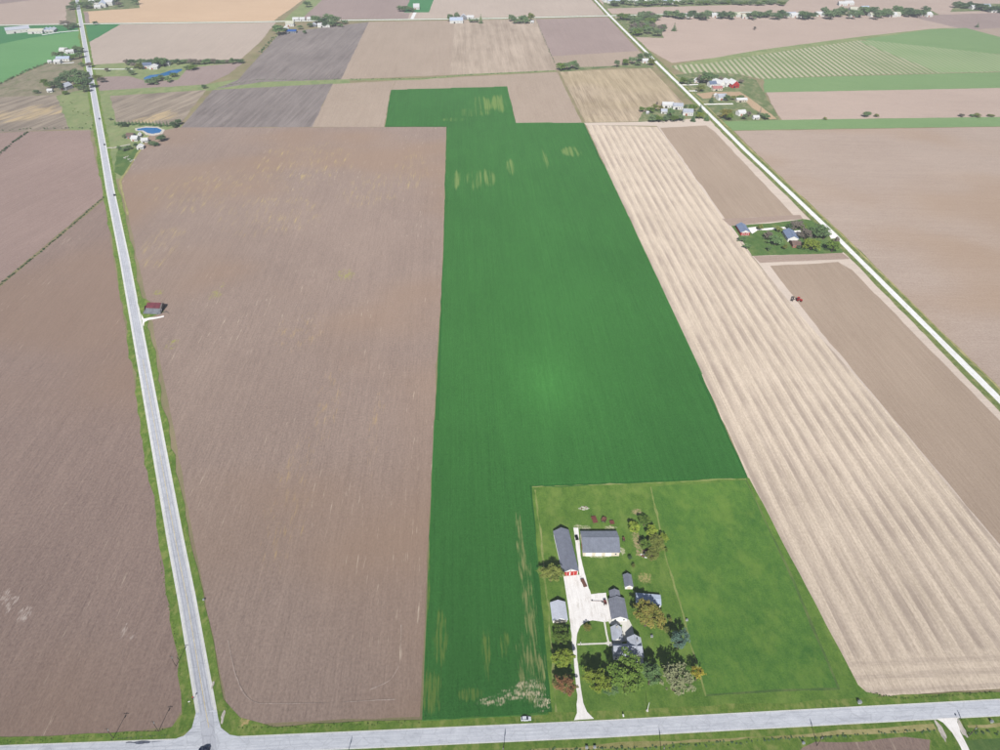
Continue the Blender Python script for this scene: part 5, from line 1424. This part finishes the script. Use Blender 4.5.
# ---- far farms along the far road
cluster([(278.5, 29, 22, 19, 'deep'), (284, 30, 12, 10, 'dark'), (299.6, 27, 10, 8, 'fargreen'), (304.4, 31.8, 9, 6, 'deep'), (316, 18.8, 18, 16, 'deep'), (322, 20.6, 18, 14, 'dark'), (328.4, 18.6, 20, 18, 'deep'), (335.4, 19.4, 22, 18, 'fargreen'), (325, 23.6, 16, 11, 'dark'), (332, 23.4, 16, 11, 'deep'),
         (310, 24.6, 12, 8, 'fargreen'), (345, 21.8, 12, 7, 'fargreen'), (306.8, 4, 16, 12, 'deep'), (340, 25, 12, 6, 'fargreen')],
        'at the farmstead on the far road', 'trees of the far road farmstead')
cluster([(400, 8.6, 16, 11, 'deep'), (404.6, 8.2, 16, 12, 'fargreen'), (409, 8.4, 16, 11, 'deep'), (412.4, 9.6, 12, 9, 'fargreen'), (450, 17.4, 12, 15, 'deep'), (456.6, 16.2, 14, 14, 'fargreen'), (480.8, 18.2, 10, 17, 'deep', 'c'), (472, 20.4, 12, 7, 'fargreen'), (476.6, 20.4, 10, 7, 'fargreen')],
        'at the far white farms near the centre', 'trees of the far centre farms')
cluster([(511.4, 17.6, 13, 13, 'fargreen'), (514.6, 20.2, 13, 11, 'deep'), (523, 18.6, 18, 15, 'deep'), (531, 16.8, 15, 16, 'olive'), (518.6, 21.2, 12, 9, 'fargreen'), (527.4, 21, 12, 9, 'deep')],
        'in the lone clump below the far road', 'lone far clump')
# ---- homestead and hamlet, far right
its = []
for k in range(15):
    its.append((random.uniform(618, 658), random.uniform(14.5, 20), random.uniform(14, 20), random.uniform(10, 15), random.choice(['deep', 'fargreen', 'fargreen', 'green', 'grey'])))
for k in range(15):
    its.append((random.uniform(632, 664), random.uniform(24, 33), random.uniform(13, 18), random.uniform(10, 14), random.choice(['deep', 'fargreen', 'fargreen', 'green', 'grey'])))
cluster(its, 'in the grove right of the far gravel road', 'grove right of the far gravel road')
cluster([(674.6, 26.4, 12, 14, 'deep', 'c')], 'alone in the pinkish field', 'lone field tree')
its = []
for x0, x1, n in ((664, 684, 6), (688, 712, 6), (718, 734, 6), (748, 772, 7), (774, 788, 5), (800, 814, 5)):
    for k in range(n):
        its.append((x0 + (x1 - x0) * (k + random.random()) / n, random.uniform(12.8, 16.2), random.uniform(13, 20), random.uniform(10, 17), random.choice(['deep', 'fargreen', 'fargreen', 'dark', 'fargreen'])))
its2 = []
for x0, x1, n in ((824, 846, 9), (850, 866, 6), (866, 890, 8), (894, 922, 10), (923, 928, 2)):
    for k in range(n):
        its2.append((x0 + (x1 - x0) * (k + random.random()) / n, random.uniform(9.0, 15.0), random.uniform(14, 21), random.uniform(11, 18), random.choice(['deep', 'fargreen', 'fargreen', 'dark', 'fargreen'])))
half = len(its) // 2
its = sorted(its)
cluster(its[:17], 'in the left half of the far hamlet', 'trees of the far hamlet, left half')
cluster(its[17:], 'in the middle of the far hamlet', 'trees of the far hamlet, middle')
its2 = sorted(its2)
cluster(its2[:17], 'in the right half of the far hamlet', 'trees of the far hamlet, right half')
cluster(its2[17:], 'at the right end of the far hamlet', 'trees of the far hamlet, right end')
its = []
for k in range(16):
    x = 957 + k * 3.2
    its.append((x, 3.6 + 0.14 * (x - 957) + random.uniform(-1.2, 1.0), random.uniform(14, 20), random.uniform(10, 14), random.choice(['deep', 'fargreen', 'dark'])))
cluster(its, 'at the far right corner farmstead', 'trees of the far right corner')
its = []
for k in range(14):
    its.append((612 + k * 6 + random.uniform(-2, 2), random.uniform(0.5, 4), random.uniform(14, 20), random.uniform(9, 13), random.choice(['deep', 'fargreen', 'green'])))
cluster(its, 'behind the barns at the top edge', 'trees at the top edge')
its = []
for k in range(24):
    its.append((700 + k * 3.6 + random.uniform(-1.5, 1.5), random.uniform(0.5, 3.6), random.uniform(12, 18), random.uniform(6, 9), random.choice(['green', 'fargreen', 'fargreen'])))
cluster(its, 'in the low belt at the top edge, right of centre', 'low belt at the top edge')
cluster([(867.5, 114, 9, 8, 'deep'), (877, 115.4, 6, 4, 'olive'), (825, 118.4, 5, 3, 'olive'), (962, 115, 7, 4, 'grey'), (977, 115, 10, 4, 'olive'), (973, 115.4, 8, 3, 'deep'), (991, 115.4, 8, 3, 'olive')],
        'along the edge of the bright green strip', 'bushes along the green strip', cat='bush')
cluster([(755, 28, 7, 6, 'grey', 's'), (978, 24.6, 8, 8, 'dark', 'c'), (95, 22.8, 9, 7, 'dark')], 'standing alone in the far fields', 'lone far bushes', cat='bush')

# ---- hedges and ditch growth: uncountable leaf masses
def hedge(px, width, height, leaf, name, label, dens=1.0, gap=0.0, size=0.35):
    c = [G(*p) for p in px]
    cent, rad = [], []
    for a, b_ in zip(c[:-1], c[1:]):
        n = max(1, int((b_ - a).length / (width * 0.55)))
        for j in range(n):
            if random.random() < gap:
                continue
            p = a + (b_ - a) * ((j + random.random()) / n)
            cent.append((p.x + random.gauss(0, width * 0.28), p.y + random.gauss(0, width * 0.28), height * random.uniform(0.15, 0.45)))
            rad.append(height * random.uniform(0.35, 0.75))
    v, f = leaf_cloud(np.array(cent), np.array(rad), 26 * dens / max(0.3, size * size * 4), size)
    o = link(name, mesh_np(name, v, f), LEAF[leaf])
    return tag(o, label, 'hedge', kind='stuff')

hedge([(104, 197), (60, 236), (0, 285), (-60, 333)], 2.0, 1.3, 'dark', 'ditch_growth', 'dark weedy ditch running diagonally between the left brown fields', 1.0, 0.3)
hedge([(29, 131.5), (14, 142), (0, 154), (-30, 178)], 3.0, 2.0, 'dark', 'ditch_growth', 'dark weedy ditch at the left edge above the brown field', 1.0, 0.2, 0.5)
hedge([(48, 63), (30, 70), (0, 84), (-40, 103)], 5.0, 3.2, 'fargreen', 'hedge', 'hedge below the light green field', 0.8, 0.3, 0.7)
hedge([(0, 131), (40, 129), (75, 128), (96, 130)], 5.0, 2.0, 'fargreen', 'hedge', 'scrubby hedge above the left brown field', 0.6, 0.55, 0.7)
hedge([(66, 100), (80, 112), (92, 128)], 14.0, 1.8, 'green', 'scrub_growth', 'scattered scrub left of the road', 0.6, 0.4, 0.7)
hedge([(260, 53), (267, 46), (275, 37)], 7.0, 3.0, 'dark', 'hedge', 'dark hedge left of the far dark field', 0.6, 0.2, 0.9)
hedge([(216, 88), (256, 80), (340, 79.5)], 5.0, 1.6, 'fargreen', 'ditch_growth', 'green ditch growth above the dark field', 0.5, 0.4, 0.7)
hedge([(350, 79.6), (420, 79), (470, 75), (556, 71)], 3.0, 1.5, 'dark', 'ditch_growth', 'thin ditch growth beyond the green crop', 0.5, 0.5, 0.7)
hedge([(582, 68.4), (600, 67.8), (618, 66.6)], 5.0, 2.2, 'fargreen', 'hedge', 'low hedge along the lane', 0.6, 0.2, 0.7)
hedge([(556, 66), (552, 57), (536, 20)], 3.0, 0.9, 'dark', 'ditch_growth', 'sparse growth along the mauve field', 0.4, 0.75, 0.7)
hedge([(520, 752), (640, 748), (740, 742), (830, 736.5), (900, 732), (934, 730)], 1.6, 0.8, 'dark', 'ditch_growth', 'dark reeds in the ditch south of the front road', 1.4, 0.35, 0.22)
hedge([(966, 733), (1000, 731), (1090, 726)], 2.4, 1.0, 'dark', 'ditch_growth', 'dark reeds right of the field track', 1.6, 0.15, 0.22)
hedge([(870, 693), (900, 699), (950, 696), (1000, 692.5), (1090, 688)], 1.1, 0.7, 'green', 'ditch_growth', 'green weeds along the foot of the stubble field', 1.2, 0.3, 0.2)
hedge([(236, 728), (300, 727), (420, 722)], 1.4, 0.6, 'green', 'ditch_growth', 'green weeds along the foot of the brown field', 1.0, 0.45, 0.2)
hedge([(0, 743), (90, 737), (170, 730)], 1.4, 0.6, 'green', 'ditch_growth', 'green weeds along the foot of the left field', 1.0, 0.45, 0.2)
hedge([(110, 740), (168, 735)], 0.8, 0.5, 'dark', 'ditch_growth', 'dark clumps in the left road bank', 1.0, 0.5, 0.2)
hedge([(160, 560), (176, 640), (182, 690)], 1.2, 0.5, 'green', 'ditch_growth', 'grass clumps in the ditch left of the road', 1.0, 0.4, 0.2)

# ================================================================== VEHICLES AND SMALL THINGS
def gz(p, z=None):
    q = Vector(p); q.z = ROAD_Z + 0.01 if z is None else z
    return q
K = {}
K['tyre'] = plain('tyre', C(34, 34, 36), 0.9, 0.1)
K['rim'] = plain('rim', C(150, 150, 152), 0.4, 0.1, 1, 0.5, 0.6)
K['lamp'] = plain('lamp', C(230, 230, 224), 0.2, 0.05)
K['tail'] = plain('tail', C(150, 24, 22), 0.3, 0.1)
K['machine_red'] = plain('machine_red', C(170, 36, 34), 0.4, 0.12)
K['faded_red'] = plain('faded_red', C(112, 66, 60), 0.8, 0.3, 0.5)
K['steel'] = plain('steel', C(120, 122, 126), 0.5, 0.2, 0.8, 0.4, 0.4)
K['rust'] = plain('rust', C(112, 78, 66), 0.9, 0.3, 0.4)
K['pole_wood'] = plain('pole_wood', C(84, 74, 64), 0.9, 0.2, 0.8)
K['white_paint'] = plain('white_paint', C(228, 228, 226), 0.5, 0.05)
K['galv'] = plain('galv', C(180, 184, 186), 0.4, 0.1, 1, 0.5, 0.5)
PAINT = {n: plain('paint_' + n, c_, 0.25, 0.04, 2, 0.5) for n, c_ in (('silver', C(206, 210, 216)), ('navy', C(22, 30, 56)), ('black', C(24, 25, 28)), ('grey', C(64, 68, 74)))}

def wheel(root, x, y, r, wd, mat=None):
    m = MB(); m.tube((x - wd / 2, y, r), (x + wd / 2, y, r), r, r, 16)
    t = m.build('wheel', K['tyre'], root)
    s_ = 1 if x > 0 else -1
    m = MB(); m.tube((x + s_ * wd * 0.42, y, r), (x + s_ * (wd * 0.5 + 0.03), y, r), r * 0.58, r * 0.5, 12)
    m.build('rim', mat or K['rim'], t)

def loft(sections):
    """sections: list of (y, [(x, z)...]) closed rings"""
    m = MB()
    n = len(sections[0][1])
    for (y, ring) in sections:
        m.v += [(x, y, z) for x, z in ring]
    for i in range(len(sections) - 1):
        for j in range(n):
            k = (j + 1) % n
            m.f.append((i * n + j, i * n + k, (i + 1) * n + k, (i + 1) * n + j))
    m.f.append(tuple(range(n - 1, -1, -1)))
    m.f.append(tuple(range((len(sections) - 1) * n, len(sections) * n)))
    return m

def car(px, py, head, paint, label, suv=True, z=None):
    root = empty('car', gz(G(px, py), z), head, label, 'car', 'cars on the roads')
    def ring(w, z0, z1, ch=0.12):
        h = w / 2
        return [(-h, z0), (h, z0), (h, z1 - ch), (h - ch, z1), (-h + ch, z1), (-h, z1 - ch)]
    secs = [(-2.35, ring(1.55, 0.42, 0.82)), (-2.2, ring(1.76, 0.32, 0.92)), (-1.0, ring(1.86, 0.3, 0.98)), (0.9, ring(1.86, 0.3, 0.98)),
            (1.9, ring(1.8, 0.3, 0.9)), (2.3, ring(1.6, 0.34, 0.74))]
    loft(secs).build('body', PAINT[paint], root)
    top = 1.68 if suv else 1.44
    b0 = -2.1 if suv else -1.7
    g = loft([(b0, ring(1.5, 0.94, 0.98, 0.02)), (b0 + 0.45, ring(1.5, 0.94, top - 0.06)), (0.1, ring(1.5, 0.94, top - 0.04)), (1.05, ring(1.46, 0.92, 0.97, 0.02))]).build('cabin_glass', P['glass'], root)
    loft([(b0 + 0.4, ring(1.36, top - 0.06, top)), (-0.6, ring(1.4, top - 0.05, top + 0.04)), (0.15, ring(1.36, top - 0.06, top))]).build('roof', PAINT[paint], root)
    for x in (-0.84, 0.84):
        for y in (-1.4, 1.45):
            wheel(root, x, y, 0.34, 0.22)
        s_ = 1 if x > 0 else -1
        m = MB(); m.box(s_ * 0.55 - 0.2, s_ * 0.55 + 0.2, 2.2, 2.33, 0.56, 0.72); m.build('headlight', K['lamp'], root)
        m = MB(); m.box(s_ * 0.62 - 0.15, s_ * 0.62 + 0.15, -2.37, -2.24, 0.6, 0.78); m.build('tail_light', K['tail'], root)
        m = MB(); m.box(s_ * 1.0 - 0.1, s_ * 1.0 + 0.1, 0.6, 0.75, 0.95, 1.1); m.build('mirror', PAINT[paint], root)
    return root
car(526, 719.6, R(-91), 'silver', 'silver car at the edge of the front road beside the green crop')
car(204.5, 750.5, wang((200, 747), (400, 738.2)) + R(180), 'navy', 'dark navy car crossing the junction at the bottom edge')
car(114.6, 195.6, A_ANG, 'black', 'black car on the left road above the diagonal ditch')
car(104.6, 145, A_ANG, 'black', 'dark car on the left road beside the round pond homestead', False)
car(99.6, 119.4, A_ANG + R(180), 'grey', 'dark grey car on the left road left of the windbreak conifers')
car(89.6, 75.4, A_ANG, 'grey', 'grey car on the left road passing the dark wood', False)

# ---- tractor with tillage implement
tp = gz(G(798.6, 301.2), 0.45)
HD = R(-120)
tr = empty('tractor', tp, HD, 'red tractor working the edge of the stubble field', 'tractor')
loft([(0.2, [(-0.5, 1.0), (0.5, 1.0), (0.5, 2.1), (-0.5, 2.1)]), (2.6, [(-0.42, 1.0), (0.42, 1.0), (0.42, 1.9), (-0.42, 1.9)]), (2.9, [(-0.36, 1.1), (0.36, 1.1), (0.36, 1.7), (-0.36, 1.7)])]).build('hood', K['machine_red'], tr)
m = MB(); m.box(-0.5, 0.5, -1.8, 0.3, 0.8, 1.6); m.build('chassis', K['steel'], tr)
loft([(-1.5, [(-0.8, 1.6), (0.8, 1.6), (0.75, 3.1), (-0.75, 3.1)]), (0.2, [(-0.75, 1.6), (0.75, 1.6), (0.7, 3.1), (-0.7, 3.1)])]).build('cab', P['glass'], tr)
m = MB(); m.box(-0.95, 0.95, -1.75, 0.4, 3.1, 3.3); m.build('cab_roof', K['machine_red'], tr)
m = MB(); m.tube((0.55, 0.6, 1.9), (0.55, 0.6, 3.4), 0.07, 0.07, 8); m.build('exhaust', K['steel'], tr)
for x in (-1.25, 1.25):
    wheel(tr, x, -0.9, 1.0, 0.75, K['machine_red'])
    wheel(tr, x * 0.9, 2.1, 0.72, 0.5, K['machine_red'])
    m = MB(); m.prism([(-2.0, 1.95), (-0.9, 2.2), (0.2, 1.95), (0.2, 2.05), (-0.9, 2.3), (-2.0, 2.05)], 'x', x - 0.4, x + 0.4); m.build('fender', K['machine_red'], tr)
im = empty('tillage_implement', tp, HD, 'dark wide tillage implement hitched behind the red tractor', 'implement')
m = MB()
m.box(-0.12, 0.12, -4.4, -1.9, 0.5, 0.7)
m.box(-4.2, 4.2, -4.6, -4.3, 0.7, 1.0); m.box(-4.2, 4.2, -6.2, -5.9, 0.7, 1.0)
for x in (-4.0, -1.5, 1.5, 4.0): m.box(x - 0.12, x + 0.12, -6.2, -4.3, 0.72, 0.95)
m.build('frame', PAINT['black'], im)
for k in range(16):
    m = MB(); x = -4.0 + k * 8 / 15.0
    y = -4.45 if k % 2 else -6.05
    m.tube((x, y, 0.85), (x, y - 0.25, 0.0), 0.06, 0.1, 6); m.build('shank', K['rust'], im)
for x in (-2.4, 2.4): wheel(im, x, -5.25, 0.45, 0.3)

# ---- farm wagons and implements behind the wide barn
def wagon(px, py, head, w, l, mat, label, deck=False, nm='wagon', cat='wagon'):
    root = empty(nm, gz(G(px, py), 0.45), head, label, cat, 'machinery in the farmyard')
    if deck:
        m = MB()
        for k in range(5):
            y0 = -l / 2 + k * l / 5
            m.box(-w / 2, w / 2, y0 + 0.03, y0 + l / 5 - 0.03, 0.75, 0.85)
        m.build('deck', mat, root)
    else:
        m = MB(); h = 1.9
        m.v += [(-w * .3, -l * .3, .8), (w * .3, -l * .3, .8), (w * .3, l * .3, .8), (-w * .3, l * .3, .8), (-w / 2, -l / 2, h), (w / 2, -l / 2, h), (w / 2, l / 2, h), (-w / 2, l / 2, h),
                (-w * .27, -l * .27, .9), (w * .27, -l * .27, .9), (w * .27, l * .27, .9), (-w * .27, l * .27, .9), (-w * .47, -l * .47, h), (w * .47, -l * .47, h), (w * .47, l * .47, h), (-w * .47, l * .47, h)]
        m.f += [(0, 3, 2, 1), (0, 1, 5, 4), (1, 2, 6, 5), (2, 3, 7, 6), (3, 0, 4, 7), (8, 9, 10, 11), (8, 12, 13, 9), (9, 13, 14, 10), (10, 14, 15, 11), (11, 15, 12, 8),
                (4, 5, 13, 12), (5, 6, 14, 13), (6, 7, 15, 14), (7, 4, 12, 15)]
        m.build('box', mat, root)
    m = MB(); m.box(-0.1, 0.1, -l * 0.45, l * 0.45, 0.55, 0.74); m.box(-w * .42, w * .42, -l * .32, -l * .28, .4, .54); m.box(-w * .42, w * .42, l * .28, l * .32, .4, .54); m.build('chassis', K['steel'], root)
    m = MB(); m.tube((0, l * 0.45, 0.6), (0, l * 0.45 + 2.0, 0.3), 0.06, 0.05, 6); m.build('tongue', K['steel'], root)
    for x in (-w * .42, w * .42):
        for y in (-l * .3, l * .3): wheel(root, x, y, 0.4, 0.24)
    return root
wagon(594.3, 520.8, R(8), 2.9, 5.2, K['faded_red'], 'faded red wagon, leftmost behind the wide barn', True)
wagon(603.8, 521.6, R(-28), 2.6, 3.2, K['rust'], 'rusty wagon in the middle of the three behind the wide barn')
wagon(611.8, 523.6, R(4), 2.6, 2.8, K['faded_red'], 'small faded red wagon, rightmost behind the wide barn', True)
wagon(583.6, 584.2, R(14), 1.9, 5.4, K['rust'], 'flat rusty trailer parked on the right edge of the driveway', True, 'trailer', 'trailer')
wagon(604.8, 604.4, R(10), 1.5, 2.2, K['faded_red'], 'small dark red cart in front of the garage doors', False, 'cart', 'cart')
wagon(576.6, 539, R(4), 1.8, 3.6, PAINT['black'], 'dark trailer between the two barns', True, 'trailer', 'trailer')
wagon(623.4, 541, R(0), 1.2, 2.0, K['rust'], 'little rusty cart at the right end of the wide barn', False, 'cart', 'cart')
hr = empty('hay_rake', gz(G(597, 602.2), 0.47), R(88), 'long rusty hay rake lying across the yard', 'implement', 'machinery in the farmyard')
m = MB(); m.tube((-0.2, -3.2, 0.5), (0.2, 3.2, 0.5), 0.08, 0.08, 6); m.build('bar', K['rust'], hr)
for k in range(9):
    m = MB(); y = -2.8 + k * 0.7
    m.tube((0, y, 0.5), (0.7, y, 0.05), 0.03, 0.03, 5); m.build('tine', K['rust'], hr)
for s_ in (-1, 1): wheel(hr, s_ * 0.5, s_ * 2.6, 0.35, 0.15)
# scrap heap by the grove
sc_ = empty('scrap_heap', gz(G(644.6, 554.6), 0.42), 0.4, 'heap of pale and rusty scrap under the back grove', 'scrap')
for k in range(16):
    m = MB(); w_, l_, h_ = random.uniform(.3, 1.1), random.uniform(.5, 1.8), random.uniform(.15, .8)
    m.box(-w_ / 2, w_ / 2, -l_ / 2, l_ / 2, 0, h_)
    o = m.build('scrap_piece', random.choice([K['rust'], K['galv'], K['white_paint'], K['steel'], K['faded_red']]), sc_, (random.gauss(0, 1.3), random.gauss(0, 1.2), random.uniform(0, .3)))
    o.rotation_euler = (random.uniform(-.3, .3), random.uniform(-.3, .3), random.uniform(0, 3))
# stones of the ash ring
ar = empty('stone_ring', gz(G(584, 508.6), 0.42), 0, 'ring of pale stones on the back lawn', 'fire pit')
for k in range(14):
    a = k * 2 * math.pi / 14
    m = MB(); m.tube((0, 0, 0), (0, 0, random.uniform(.3, .5)), random.uniform(.3, .5), random.uniform(.15, .3), 6)
    m.build('stone', P['concrete'] if k % 3 else K['rust'], ar, (2.0 * math.cos(a) + random.gauss(0, .5), 1.1 * math.sin(a) + random.gauss(0, .4), -.05))

# ---- utility poles
def upole(px, py, h, label, head=0.0, arm=True):
    root = empty('utility_pole', G(px, py), head, label, 'pole', 'utility poles along the roads')
    m = MB(); m.tube((0, 0, -0.3), (0, 0, h), 0.17, 0.11, 10); m.build('pole', K['pole_wood'], root)
    if arm:
        m = MB(); m.box(-1.2, 1.2, 0.1, 0.22, h - 0.7, h - 0.56); ar_ = m.build('crossarm', K['pole_wood'], root)
        for x in (-1.1, -0.5, 0.5, 1.1):
            m = MB(); m.tube((x, 0.16, h - 0.56), (x, 0.16, h - 0.36), 0.05, 0.04, 6); m.build('insulator', K['galv'], ar_)
        m = MB(); m.tube((0.28, 0, h - 2.0), (0.28, 0, h - 1.1), 0.2, 0.2, 10); m.build('transformer', K['galv'], root)
    return root
NP = wang((500, 733), (1000, 707.6))
for (x, y, lab) in [(503, 756.5, 'utility pole south of the front road opposite the green crop'), (661.5, 756, 'utility pole south of the front road opposite the front trees'),
                    (817, 746, 'utility pole south of the front road before the bare field corner'), (968.5, 736.5, 'utility pole right of the field track'),
                    (345, 765, 'utility pole south of the front road below the brown field'),
                    (113.4, 738.6, 'left one of two utility poles in the left field corner'), (158.5, 731.5, 'right one of two utility poles in the left field corner'),
                    (176, 666.5, 'utility pole in the left verge of the left road')]:
    upole(x, y, 9.4, lab, NP + R(90) if x < 180 else NP)
# ---- white pole on the front lawn
fp = empty('flagpole', G(647.2, 711), 0, 'tall white pole on the lawn near the front road', 'pole')
m = MB(); m.tube((0, 0, 0), (0, 0, 7.5), 0.14, 0.07, 8); m.build('pole', K['white_paint'], fp)
m = MB(); m.tube((0, 0, 0.3), (0, 0, 0.75), 0.6, 0.5, 10); m.build('base', P['concrete'], fp)
m = MB(); m.tube((0, 0, 7.5), (0, 0, 7.75), 0.16, 0.1, 8); m.build('finial', K['galv'], fp)
# ---- mailboxes, markers, signs
def mailbox(px, py, label):
    root = empty('mailbox', gz(G(px, py), 0.35), 0, label, 'mailbox')
    m = MB(); m.box(-0.06, 0.06, -0.06, 0.06, 0, 1.1); m.build('post', P['wood'], root)
    m = MB(); m.prism([(-.3, 1.1), (.3, 1.1), (.3, 1.4), (.18, 1.6), (-.18, 1.6), (-.3, 1.4)], 'y', -.5, .5); b_ = m.build('box', K['white_paint'], root)
    m = MB(); m.box(.31, .34, .1, .16, 1.3, 1.62); m.build('flag', K['machine_red'], b_)
mailbox(623, 717.4, 'white mailbox on the verge right of the driveway')
def cabinet(px, py, label, s=1.0):
    root = empty('utility_cabinet', gz(G(px, py), 0.4), 0, label, 'cabinet')
    m = MB(); m.box(-.5 * s, .5 * s, -.4 * s, .4 * s, 0, 1.0 * s); m.build('housing', K['white_paint'], root)
    m = MB(); m.prism([(-.6 * s, 1.0 * s), (.6 * s, 1.0 * s), (0, 1.2 * s)], 'x', -.6 * s, .6 * s); m.build('lid', K['galv'], root)
    m = MB(); m.box(-.4 * s, .4 * s, -.43 * s, -.4 * s, .1 * s, .9 * s); m.build('door', K['galv'], root)
cabinet(859, 703.4, 'white utility cabinet at the corner of the paddock and stubble field', 1.3)
cabinet(991, 722.6, 'white utility cabinet right of the field track', 1.0)
cabinet(586.5, 748.6, 'left one of two white culvert markers south of the front road', 1.0)
cabinet(594.5, 748.2, 'right one of two white culvert markers south of the front road', 1.0)
cabinet(803, 744, 'white marker block in the ditch at the bare field corner', 0.9)
cabinet(651.6, 637.4, 'white garden box on the lawn right of the farmhouse', 1.0)
cabinet(686.6, 621, 'small white trough on the paddock edge', 0.9)
cabinet(204, 600.6, 'white marker in the right verge of the left road', 0.8)
def sign(px, py, col_, label, head=0.0):
    root = empty('road_sign', G(px, py), head, label, 'sign')
    m = MB(); m.tube((0, 0, 0), (0, 0, 2.9), 0.05, 0.05, 6); m.build('post', K['galv'], root)
    m = MB()
    m.prism([(0.45 * math.cos(R(22.5 + 45 * k)), 2.5 + 0.45 * math.sin(R(22.5 + 45 * k))) for k in range(8)], 'y', 0.05, 0.09)
    m.build('plate', col_, root)
sign(194, 700, K['machine_red'], 'octagonal road sign on the left verge at the junction', A_ANG)
sign(190.5, 704.5, K['white_paint'], 'white-faced sign below the octagonal sign', A_ANG)
sign(958, 721, P['dark_door'], 'dark marker sign at the field track mouth', 0)
# lawn furniture / posts at the footpath start
lp = empty('lamp_post', gz(G(580.4, 645.6), 0.45), 0, 'low lamp post where the footpath meets the driveway', 'lamp')
m = MB(); m.tube((0, 0, 0), (0, 0, 1.9), 0.06, 0.06, 8); m.build('post', P['dark_door'], lp)
m = MB(); m.tube((0, 0, 1.9), (0, 0, 2.3), 0.16, 0.22, 8); m.build('lamp_head', K['white_paint'], lp)
# rubble pieces of the homestead lawn below the round pond
for k, (x, y) in enumerate([(126.4, 157), (128.6, 159.4), (131.2, 161.4), (133, 160.2), (125, 158)]):
    root = empty('rubble_pile', gz(G(x, y), 0.4), k, f'pale rubble pile, {ORD[k]} of five on the lawn by the left road', 'rubble', 'rubble piles on the lawn')
    for q in range(6):
        m = MB(); r_ = random.uniform(.4, .9)
        m.tube((0, 0, -.05), (0, 0, r_ * .8), r_, r_ * .4, 6); m.build('stone', P['concrete'], root, (random.gauss(0, 1.2), random.gauss(0, 1.2), 0))

# ================================================================== THE AIR
hb = MB()
hb.box(-12500, 12500, -3500, 20500, -1.0, CAM_H + 12.0)
haze = hb.build('haze', None)
hm = bpy.data.materials.new('haze')
hm.use_nodes = True
hm.node_tree.nodes.clear()
ho = hm.node_tree.nodes.new('ShaderNodeOutputMaterial')
hv = hm.node_tree.nodes.new('ShaderNodeVolumePrincipled')
hv.inputs['Color'].default_value = (0.86, 0.90, 0.98, 1)
hv.inputs['Density'].default_value = HAZE_DENSITY
hv.inputs['Anisotropy'].default_value = 0.0
hm.node_tree.links.new(hv.outputs[0], ho.inputs['Volume'])
haze.data.materials.append(hm)
tag(haze, 'thin pale haze over the whole countryside', 'haze', kind='stuff')
